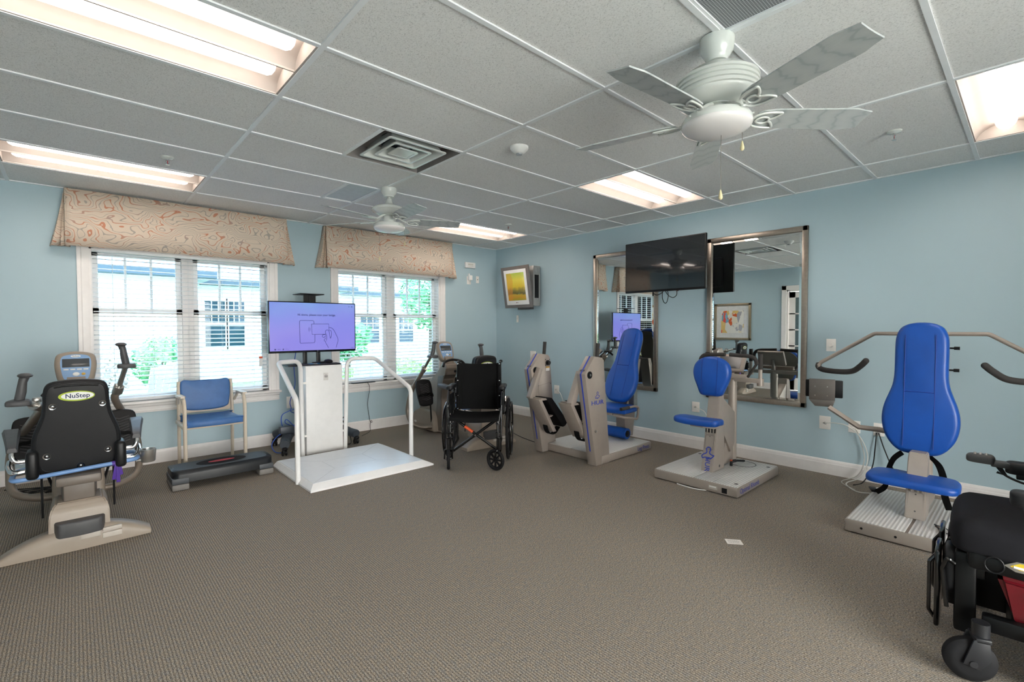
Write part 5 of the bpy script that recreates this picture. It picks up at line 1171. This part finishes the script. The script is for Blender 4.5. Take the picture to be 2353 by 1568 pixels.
# ================================================================== MANUAL WHEELCHAIR  (local: faces +y, rear axle at the origin)
def tyre(bm, c, r, rt, M=None, n=36, mi=0):
    tube(bm, [(c[0], c[1]+r*cos(a), c[2]+r*sin(a)) for a in [2*pi*k/n for k in range(n)]], rt, 10, closed=True, M=M, mi=mi)
root = thing('wheelchair', 'folding black wheelchair facing the viewer in the middle of the room', 'wheelchair', (3.0, 3.775, 0), 135)
TUBE = BLACKG
for s in (-1, 1):
    x = s*.295
    bm = nb(); tyre(bm, (x, 0, .305), .292, .0135); wh = obj('rear_wheel', bm, RUBBER, root)
    bm = nb(); tyre(bm, (x, 0, .305), .275, .009); lathe(bm, [(0, -.03), (.022, -.03), (.03, -.015), (.03, .015), (.022, .03), (0, .03)], 18, M=T(x, 0, .305) @ RY(90))
    for k in range(8):
        a = 2*pi*k/8; ext(bm, [(-.009, .02), (.009, .02), (.012, .272), (-.012, .272)], 'x', -.008, .008, M=T(x, 0, .305) @ RX(math.degrees(a)))
    obj('wheel_spokes', bm, BLACK, wh)
    bm = nb(); tyre(bm, (s*.325, 0, .305), .262, .009)
    for k in range(6): a = 2*pi*k/6; cyl(bm, (s*.295, .27*cos(a), .305+.27*sin(a)), (s*.325, .262*cos(a), .305+.262*sin(a)), .005, 6)
    obj('push_rim', bm, BLACKG, wh)
    xf = s*.22
    bm = nb()
    tube(bm, [(xf, .44, .20), (xf, .43, .475), (xf, -.02, .475)], .0125, 12, fil=.03)          # seat rail and front upright
    tube(bm, [(xf, .44, .205), (xf, .40, .17), (xf, -.04, .18), (xf, .03, .24)], .0125, 12, fil=.04)
    tube(bm, [(xf, .03, .18), (xf*.985, .03, .60), (xf*.97, .005, .97), (xf*.97, -.09, .975)], .0125, 12, fil=.03)
    tube(bm, [(s*.245, .40, .30), (s*.252, .38, .60), (s*.252, .30, .72), (s*.252, .02, .72), (s*.248, .02, .45)], .011, 10, fil=.04)
    tube(bm, [(s*.225, .435, .44), (s*.25, .40, .58)], .010, 8)
    for z in (.30, .345, .43): box(bm, xf-.018, xf+.018, .42, .455, z, z+.012, r=.003)
    obj('side_frame', bm, TUBE, root)
    bm = nb(); pad(bm, rrect(-.032, .032, .03, .31, .028), .034, .015, .006, M=T(s*.252, 0, .73)); obj('armrest_pad', bm, VINYL, root)
    bm = nb(); box(bm, s*.25-.004, s*.25+.004, .04, .33, .50, .68, r=.003); obj('clothing_guard', bm, BLACK, root)
    bm = nb(); tube(bm, [(xf*.97, -.03, .975), (xf*.97, -.125, .972)], .017, 12); obj('push_handle', bm, RUBBER, root)
    bm = nb(); tube(bm, [(s*.262, -.01, .62), (s*.275, .10, .50), (s*.268, .13, .46)], .007, 8); obj('brake_lever', bm, CHROME, root)
    # caster fork, wheel
    sw = (57 if s < 0 else 10); C0 = T(s*.235, .452, 0) @ RZ(sw)
    bm = nb(); cyl(bm, (s*.235, .452, .205), (s*.235, .452, .30), .022, 16); box(bm, s*.222-.012, s*.222+.012, .43, .46, .21, .28); obj('caster_housing', bm, TUBE, root)
    bm = nb()
    for e in (-1, 1): tube(bm, [(0, 0, .205), (e*.033, -.005, .195), (e*.036, -.045, .10)], .0075, 8, fil=.015, M=C0)
    cyl(bm, (-.04, -.045, .1), (.04, -.045, .1), .006, 8, M=C0); obj('caster_fork', bm, TUBE, root)
    bm = nb(); tyre(bm, (0, -.045, .1), .085, .015, M=C0, n=28); cw = obj('caster_wheel', bm, RUBBER, root)
    bm = nb(); tyre(bm, (0, -.045, .1), .07, .007, M=C0, n=24); lathe(bm, [(0, -.02), (.016, -.02), (.02, 0), (.016, .02), (0, .02)], 14, M=C0 @ T(0, -.045, .1) @ RY(90))
    for k in range(8): ext(bm, [(-.006, .012), (.006, .012), (.008, .07), (-.008, .07)], 'x', -.007, .007, M=C0 @ T(0, -.045, .1) @ RX(45*k))
    obj('caster_spokes', bm, BLACK, cw)
bm = nb(); secs = []
for u in range(13):
    x = -.205+.41*u/12; sag = .022*(1-(x/.205)**2)
    secs.append([(x, .03-sag*.6-.004, .50), (x, .03-sag*.6+.006, .50), (x*.99, .022-sag+.006, .75), (x*.97, .008-sag*.8+.006, .965-.012*(1-(x/.205)**2)), (x*.97, .008-sag*.8-.004, .965-.012*(1-(x/.205)**2)), (x*.99, .022-sag-.004, .75)])
loft(bm, secs); bk = obj('back_sling', bm, NYLON, root, smooth=60)
bm = nb()
for s in (-1, 1):
    tube(bm, [(s*.208, .045, .50), (s*.206, .04, .6), (s*.203, .022, .95)], .019, 12)
    tube(bm, [(s*.165, .034, .50), (s*.163, .02, .75), (s*.16, .006, .955)], .0025, 6)
obj('sling_sleeve', bm, NYLON, bk)
bm = nb()
for s in (-1, 1):
    for z, y in ((.955, .04), (.79, .05), (.64, .06), (.51, .066)): ball(bm, (s*.208, y, z), .007, .006, .007, 10)
obj('rivet', bm, CHROME, bk)
bm = nb(); secs = []
for u in range(11):
    x = -.225+.45*u/10; sag = .018*(1-(x/.225)**2)
    secs.append([(x, .03, .492-sag), (x, .03, .482-sag), (x, .44, .480-sag), (x, .452, .462-sag), (x, .456, .468-sag), (x, .446, .492-sag)])
loft(bm, secs); obj('seat_sling', bm, NYLON, root, smooth=60)
for s, y in ((-1, .33), (1, .30)):
    bm = nb(); tube(bm, [(-s*.21, y, .155), (s*.21, y, .458)], .0135, 10); br = obj('cross_brace', bm, TUBE, root)
    if s > 0:
        a, b = V((-.21, y, .155)), V((.21, y, .458)); bm = nb(); tube(bm, [a.lerp(b, .57), a.lerp(b, .75)], .0145, 10); obj('orange_band', bm, ORANGE, br, 'orange label wrapped on the brace')
bm = nb(); cyl(bm, (0, .285, .306), (0, .345, .306), .009, 10); obj('pivot_bolt', bm, CHROME, root)

# ================================================================== POWER WHEELCHAIR  (local: faces +y, seat centre at the origin)
root = thing('power_wheelchair', 'black power wheelchair with red shroud, cut off by the right edge of the photo', 'wheelchair', (2.79, -.04, 0), 3)
PB = mat('power_chair_black', '#0a0b0c', .42, spec=.3, var=.15, bump=.05, bs=300); PS = mat('charcoal_seat_fabric', '#1b1b1f', .85, spec=.2, var=.1, bump=.2, bs=500, vs=14)
PRED = mat('metallic_red_shroud', '#6d0f1c', .25, metal=.4, coat=.6)
bm = nb(); pad(bm, sm([(-.255, -.24), (-.27, 0), (-.265, .17), (-.235, .25), (-.12, .268), (.12, .268), (.235, .25), (.265, .17), (.27, 0), (.255, -.24)], 5), .125, .055, .012, M=T(0, 0, .44), rb=.02); obj('seat_cushion', bm, PS, root, smooth=70)
bm = nb(); box(bm, -.265, .265, -.24, .215, .385, .455, r=.02); sk = obj('seat_base', bm, PB, root)
bm = nb(); pad(bm, rrect(-.25, .25, 0, .6, .12), .11, .05, .02, M=frame((0, -.27, .56), (-1, 0, 0), (0, -.2, 1))); obj('backrest', bm, PS, root, smooth=70)
bm = nb(); pad(bm, rrect(-.13, .13, 0, .14, .06), .08, .03, .01, M=frame((0, -.42, 1.2), (-1, 0, 0), (0, -.2, 1))); cyl(bm, (0, -.42, 1.05), (0, -.44, 1.25), .012); obj('headrest', bm, PS, root)
for s in (-1, 1):
    bm = nb(); pad(bm, rrect(-.04, .04, -.25, .105, .03), .05, .014, .004, M=T(s*.265, 0, .668)); obj('armrest_pad', bm, VINYL, root)
    bm = nb(); box(bm, s*.265-.02, s*.265+.02, -.24, .07, .645, .67, r=.004); tube(bm, [(s*.265, -.2, .65), (s*.27, -.24, .45)], .016, 10); obj('armrest_frame', bm, PB, root)
bm = nb(); pad(bm, sm([(-.03, .14), (-.036, .18), (-.02, .225), (.02, .225), (.036, .18), (.03, .14)], 4), .036, .014, .003, M=T(.25, 0, .70)); box(bm, .225, .275, .09, .15, .69, .715, r=.006); js = obj('joystick_box', bm, DGREY, root)
bm = nb()
for i in range(3):
    for j in range(3): ball(bm, (.234+i*.016, .165+j*.018, .738), .005, .006, .0025, 8)
obj('keypad_button', bm, STEEL, js)
bm = nb(); tube(bm, spl([(.25, .13, .69), (.245, .10, .655), (.23, .03, .632), (.22, -.08, .62), (.22, -.2, .6)], 6), .005, 8); tube(bm, [(.25, .12, .69), (.25, .10, .655), (.25, .13, .665)], .006, 6); obj('control_cable', bm, BLACK, root)
# emblem and ring on the left skirt
bm = nb(); Me = frame((-.2665, .045, .437), (0, -1, 0), (0, 0, 1)); ext(bm, [(-.07, -.002), (-.035, .022), (.03, .026), (.075, -.006), (.05, -.016), (-.04, -.018)], 'z', 0, .003, M=Me, mi=0); ext(bm, [(-.055, 0), (-.03, .016), (.028, .019), (.058, -.004), (-.03, -.008)], 'z', .002, .0045, M=Me, mi=1)
ext(bm, [(-.045, -.004), (.045, -.008), (.045, .0), (-.045, .004)], 'z', .004, .006, M=Me, mi=2); ext(bm, [(-.015, .006), (.03, .003), (.03, .008), (-.015, .011)], 'z', .004, .006, M=Me, mi=3); ext(bm, [(-.008, -.014), (.012, -.014), (.012, -.005), (-.008, -.005)], 'z', .003, .0055, M=Me, mi=1)
obj('emblem', bm, [STEEL, mat('emblem_yellow', '#d8b92c', .4), OVALW, RED], sk, 'yellow and white side emblem', smooth=0)
bm = nb(); tube(bm, [(-.268, .14+.026*cos(a), .425+.03*sin(a)) for a in [2*pi*k/20 for k in range(20)]], .0028, 8, closed=True); obj('tie_ring', bm, BLACK, sk)
# chassis
bm = nb(); box(bm, -.17, .17, -.36, .10, .12, .34, r=.04); obj('chassis', bm, PB, root)
bm = nb(); loft(bm, [[(s*.262, a, b) for a, b in ((.135, .385), (-.30, .37), (-.34, .2), (.05, .15), (.085, .24))] for s in (-1, 1)]); bmesh.ops.bevel(bm, geom=bm.edges[:], offset=.018, segments=3, affect='EDGES'); rs = obj('red_shroud', bm, PRED, root, 'glossy dark red shroud')
bm = nb(); Mr = frame((-.268, .0, .3), (0, -1, 0), (0, 0, 1)); tube(bm, [(x, y, 0) for x, y in [(-.05, .045), (-.01, .03), (.02, -.02), (.01, -.06), (-.03, -.03)]], .006, 8, closed=True, M=Mr); obj('shroud_trim', bm, STEEL, rs)
for s in (-1, 1):
    bm = nb(); lathe(bm, [(0, -.04), (.12, -.04), (.165, -.03), (.17, 0), (.165, .03), (.12, .04), (0, .04)], 32, M=T(s*.27, -.12, .17) @ RY(90)); dw = obj('drive_wheel', bm, RUBBER, root)
    bm = nb(); lathe(bm, [(0, .042), (.09, .042), (.10, .036)], 24, M=T(s*.27, -.12, .17) @ RY(90*s)); obj('wheel_hub', bm, STEEL, dw)
    bm = nb(); box(bm, s*.27-.024, s*.27+.024, -.11, .17, .175, .235, r=.01); ext(bm, [(.01, .20), (.06, .21), (-.06, .04), (-.12, .05)], 'x', s*.30-.018, s*.30+.018, r=.006); obj('caster_arm', bm, PB, root)
    for ysgn in (1, -1):
        yc = .20 if ysgn > 0 else -.5; xc = s*.345 if ysgn > 0 else s*.25
        C0 = T(xc, yc, 0) @ RZ(-20*s if ysgn > 0 else 10)
        bm = nb(); lathe(bm, [(0, -.024), (.05, -.026), (.066, -.022), (.078, -.012), (.08, 0), (.078, .012), (.066, .022), (.05, .026), (0, .024)], 32, M=C0 @ T(0, 0, .08) @ RY(90)); cw = obj('caster_wheel', bm, RUBBER, root)
        bm = nb(); ext(bm, [(-.045, .175), (.0, .17), (.03, .075), (-.02, .06), (-.05, .1)], 'x', -.036, -.028, r=.002, M=C0); ext(bm, [(-.045, .175), (.0, .17), (.03, .075), (-.02, .06), (-.05, .1)], 'x', .028, .036, r=.002, M=C0); box(bm, -.036, .036, -.05, -.005, .16, .178, r=.003, M=C0); cyl(bm, (-.04, 0, .08), (.04, 0, .08), .012, 12, M=C0); cyl(bm, (0, -.03, .17), (0, -.03, .225), .026, 14, M=C0); obj('caster_fork', bm, mat('charcoal_fork', '#1f2023', .4), cw)
    bm = nb()
    for y, a in ((.02, 35), (-.36, -30)):
        M = T(s*.235, y, .22) @ RX(a); tube(bm, [(.026*cos(q*1.3), .026*sin(q*1.3), -.07+.14*q/28) for q in range(29)], .005, 6, M=M)
    obj('suspension_spring', bm, STEEL if s < 0 else mat('yellow_spring', '#c9a227', .4), root)
# centre-mount leg rest with flipped-up foot plates
for s in (-1, 1):
    bm = nb(); box(bm, s*.16-.06, s*.16+.06, .185, .25, .11, .43, r=.01); box(bm, s*.16-.04, s*.16+.04, .235, .275, .20, .40, r=.01); cyl(bm, (s*.16, .22, .10), (s*.16, .22, .42), .016); obj('leg_rest_post', bm, PB, root)
    bm = nb(); box(bm, s*.13-.09, s*.13+.09, .292, .31, .10, .41, r=.008); fpn = obj('foot_plate', bm, BLACKG, root, 'folded-up foot plate')
    bm = nb(); pad(bm, rrect(-.07, .07, -.1, .1, .05), .035, .015, .004, M=frame((s*.14, .275, .33), (-1, 0, 0), (0, 0, 1)) @ T(0, 0, -.03)); obj('calf_pad', bm, VINYL, root)
    bm = nb(); tube(bm, [(s*.13-.07, .305, .39), (s*.13-.08, .325, .36), (s*.13-.08, .325, .16), (s*.13-.05, .31, .12)], .007, 8, fil=.02); tube(bm, [(s*.13-.1, .25, .38), (s*.13-.11, .27, .40), (s*.13-.1, .285, .35), (s*.13-.1, .27, .2)], .008, 8, fil=.02); obj('plate_frame', bm, BLACKG, fpn)
bm = nb(); box(bm, -.2, .2, .16, .22, .33, .39, r=.01); box(bm, -.05, .05, .05, .2, .16, .36, r=.01); obj('leg_rest_mount', bm, PB, root)
# ================================================================== OUTSIDE THE WINDOWS
random.seed(11)
GZ = -.15
bm = nb(); box(bm, -30, 40, YB+SW+.01, 60, GZ-.1, GZ)
k = NT('lawn_green'); k.base(k.ramp(k.noise(k.coord(), 3, 4, .7), [(.3, '#7f9a5c'), (.7, '#a3b880')])); k.b.inputs['Roughness'].default_value = .9
struct('lawn_ground', bm, k.m, smooth=0)
bm = nb(); box(bm, -12, 16, 9.6, 11.2, GZ, GZ+.012); struct('path', bm, mat('pale_concrete', '#d6d3cc', .8), smooth=0)
def siding():
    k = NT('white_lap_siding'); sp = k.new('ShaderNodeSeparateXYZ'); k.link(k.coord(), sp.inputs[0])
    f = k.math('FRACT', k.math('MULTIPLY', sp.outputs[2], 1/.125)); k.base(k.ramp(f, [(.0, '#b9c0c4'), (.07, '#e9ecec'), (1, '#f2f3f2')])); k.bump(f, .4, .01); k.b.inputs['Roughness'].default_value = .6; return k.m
SID = siding(); SHING = mat('pale_roof_shingle', '#a7adb0', .85, var=.14, vs=9); DARKG = mat('dark_gutter', '#4d5a61', .5); HGL = mat('house_window_glass', '#2f454f', .08)
house = thing('neighbour_house', 'long white sided house with pale roof seen through both windows', 'house', (0, 0, GZ))
bm = nb(); box(bm, -9, 1.95, 13.0, 19, 0, 2.65); box(bm, 1.95, 6.1, 14.6, 19, 0, 2.65); box(bm, 6.1, 16, 16.0, 19, 0, 2.65); obj('wall', bm, SID, house, smooth=0)
bm = nb()
for x0, x1, y in ((-9.4, 2.4, 12.55), (2.4, 6.5, 14.2), (6.5, 16.4, 15.6)):
    ext(bm, [(y, 2.62), (y, 2.72), (20, 2.72+(20-y)*.5), (20, 2.62)], 'x', x0, x1)
obj('roof', bm, SHING, house, smooth=0)
bm = nb()
for x0, x1, y in ((-9.4, 2.4, 12.5), (2.4, 6.5, 14.15), (6.5, 16.4, 15.55)): box(bm, x0, x1, y, y+.07, 2.60, 2.74); box(bm, x0, x1, y+.05, y+.45, 2.595, 2.62)
tube(bm, [(2.0, 12.55, 2.6), (2.0, 12.9, 2.35), (1.98, 12.95, 0)], .045, 6); obj('gutter', bm, DARKG, house, smooth=0)
for x0, x1, z0, z1, y in ((2.50, 2.96, .98, 2.2, 14.6), (3.05, 3.42, .98, 2.2, 14.6), (8.9, 9.5, .95, 1.85, 16), (7.4, 8.1, .95, 1.85, 16), (-1.2, -.6, .9, 1.9, 13)):
    bm = nb()
    for a, b, c, d in ((x0-.06, x0, z0-.06, z1+.06), (x1, x1+.06, z0-.06, z1+.06), (x0, x1, z0-.06, z0), (x0, x1, z1, z1+.06), (x0, x1, (z0+z1)/2-.03, (z0+z1)/2+.03)): box(bm, a, b, y-.04, y+.01, c, d)
    for i in (1, 2): xm = x0+(x1-x0)*i/3; box(bm, xm-.012, xm+.012, y-.03, y, (z0+z1)/2, z1)
    box(bm, x0, x1, y-.03, y, (z0+3*z1)/4-.012, (z0+3*z1)/4+.012)
    w = obj('window', bm, TRIM, house, smooth=0); bm = nb(); box(bm, x0, x1, y-.015, y-.005, z0, z1); obj('pane', bm, HGL, w, smooth=0)
def leaves(c, r, n, s, bm=None):
    bm = bm or nb()
    for i in range(n):
        while 1:
            v = V((random.uniform(-1, 1), random.uniform(-1, 1), random.uniform(-1, 1)))
            if .35 < v.length < 1: break
        p = V((c[0]+v.x*r[0], c[1]+v.y*r[1], c[2]+v.z*r[2])); a = V((random.gauss(0, 1), random.gauss(0, 1), random.gauss(0, .6))).normalized(); b = a.orthogonal().normalized(); k_ = s*random.uniform(.6, 1.3)
        vs = [bm.verts.new(p+q) for q in (a*k_, b*k_*.45, -a*k_, -b*k_*.45)]; bm.faces.new(vs)
    return bm
LEAF = [mat('leaf_green_a', '#6fae74', .6, var=.3, vs=5), mat('leaf_green_b', '#9fbf6c', .6, var=.3, vs=5), mat('leaf_rusty', '#a5988a', .6, var=.25, vs=5)]
def shrub(label, c, r, n, s, m, name='garden_shrub'):
    root = thing(name, label, 'shrub', (c[0], c[1], GZ), group='garden shrubs outside'); bm = leaves((0, 0, c[2]-GZ), r, n, s); obj('foliage', bm, LEAF[m], root, smooth=0)
    bm = nb()
    for i in range(4): a = i*1.6; tube(bm, [(.03*cos(a), .03*sin(a), 0), (r[0]*.4*cos(a), r[1]*.4*sin(a), c[2]-GZ)], .012, 5)
    obj('stem', bm, mat('bark', '#5d5046', .9), root)
shrub('rounded green shrub outside the left window', (1.02, 9.2, .78), (.42, .4, .42), 1400, .045, 0)
shrub('rusty leaved shrub behind the console of the left stepper', (.2, 8.9, .6), (.4, .35, .5), 1000, .035, 2)
shrub('low yellow-green plants below the left window', (.45, 7.4, .25), (.4, .3, .3), 800, .04, 1)
shrub('green shrub outside the corner window, left of its mullion', (3.5, 9.4, .75), (.4, .35, .5), 900, .05, 0)
shrub('yellow-green shrub row outside the corner window', (5.2, 9.4, .35), (1.4, .4, .32), 1600, .05, 1)
def tree(label, x, y, h, c, r, n):
    root = thing('garden_tree', label, 'tree', (x, y, GZ), group='trees outside'); bm = nb(); tube(bm, [(0, 0, 0), (.03, 0, h*.5), (c[0], 0, c[2])], .05, 8, rr=[.06, .05, .03]); obj('trunk', bm, mat('bark_grey', '#6a5d52', .9), root)
    bm = leaves(c, r, n, .07)
    for i in range(3): leaves((c[0]+random.uniform(-.5, .5), c[1], c[2]+random.uniform(-.4, .4)), (r[0]*.6, r[1]*.6, r[2]*.5), n//4, .07, bm)
    obj('crown', bm, LEAF[0], root, smooth=0)
tree('leafy tree outside the right half of the corner window', 6.35, 9.9, 2.6, (0, 0, 2.3), (.75, .7, .95), 1100)
tree('leafy tree outside the left half of the corner window', 4.5, 10.4, 1.6, (0, 0, 1.15), (.5, .5, .42), 600)
def lawn_chair(label, x, y, rz):
    root = thing('lawn_chair', label, 'chair', (x, y, GZ), rz, 'white slatted lawn chairs'); m = mat('lawn_chair_white', '#e8ebeb', .5)
    bm = nb(); M = frame((0, .0, .34), (1, 0, 0), (0, -.3, 1))
    for i in range(6): box(bm, -.27+.092*i, -.27+.092*i+.078, 0, .72-.05*abs(i-2.5)*.6, 0, .02, M=M)
    obj('back_slats', bm, m, root)
    bm = nb()
    for i in range(6): box(bm, -.28, .28, .02+.085*i, .09+.085*i, .33+.012*i, .35+.012*i)
    obj('seat_slats', bm, m, root)
    for s in (-1, 1):
        bm = nb(); box(bm, s*.34-.06, s*.34+.06, -.08, .62, .56, .58); obj('armrest', bm, m, root)
        bm = nb(); box(bm, s*.30-.02, s*.30+.02, .5, .58, 0, .56); obj('leg', bm, m, root)
        bm = nb(); box(bm, s*.30-.02, s*.30+.02, -.08, 0, 0, .56); obj('leg', bm, m, root)
lawn_chair('white slatted lawn chair outside the left window', .88, 8.0, 25); lawn_chair('white slatted lawn chair outside the corner window', 3.75, 7.9, 0)

# ================================================================== LIGHT, WORLD, CAMERA
w = bpy.data.worlds.new('daylight'); SC.world = w; w.use_nodes = True; nt = w.node_tree; bg = nt.nodes['Background']
tc = nt.nodes.new('ShaderNodeTexCoord'); sp = nt.nodes.new('ShaderNodeSeparateXYZ'); rp = nt.nodes.new('ShaderNodeValToRGB')
nt.links.new(tc.outputs['Generated'], sp.inputs[0]); nt.links.new(sp.outputs['Z'], rp.inputs['Fac']); nt.links.new(rp.outputs['Color'], bg.inputs['Color'])
e = rp.color_ramp.elements; e[0].position = 0; e[0].color = (.93, .97, 1, 1); e[1].position = .8; e[1].color = (.74, .88, 1, 1)
bg.inputs['Strength'].default_value = WORLD_S
cam = bpy.data.cameras.new('camera'); co = bpy.data.objects.new('camera', cam); COL.objects.link(co); SC.camera = co
cam.sensor_width = 36; cam.lens = 1098.04/2353*36; cam.clip_start = .02; cam.clip_end = 200
ya, pi_, ro = R(42.4326), R(1.5762), R(-.127)
r = V((cos(ya), -sin(ya), 0)); fw = V((sin(ya), cos(ya), 0)); up = V((0, 0, 1))
f2 = fw*cos(pi_)-up*sin(pi_); u2 = up*cos(pi_)+fw*sin(pi_); r3 = r*cos(ro)+u2*sin(ro); u3 = u2*cos(ro)-r*sin(ro)
m = Matrix(((r3.x, u3.x, -f2.x, 0), (r3.y, u3.y, -f2.y, 0), (r3.z, u3.z, -f2.z, 1.3154), (0, 0, 0, 1))); co.matrix_world = m
vs = SC.view_settings; SC.display_settings.display_device = 'sRGB'; vs.view_transform = 'Standard'; vs.look = 'None'; vs.gamma = 1; vs.exposure = EXPO; vs.use_curve_mapping = False
cy = SC.cycles; cy.max_bounces = 14; cy.diffuse_bounces = 6; cy.glossy_bounces = 6; cy.transparent_max_bounces = 24; cy.transmission_bounces = 6
cy.caustics_reflective = False; cy.caustics_refractive = False; cy.sample_clamp_indirect = 6; cy.use_denoising = True
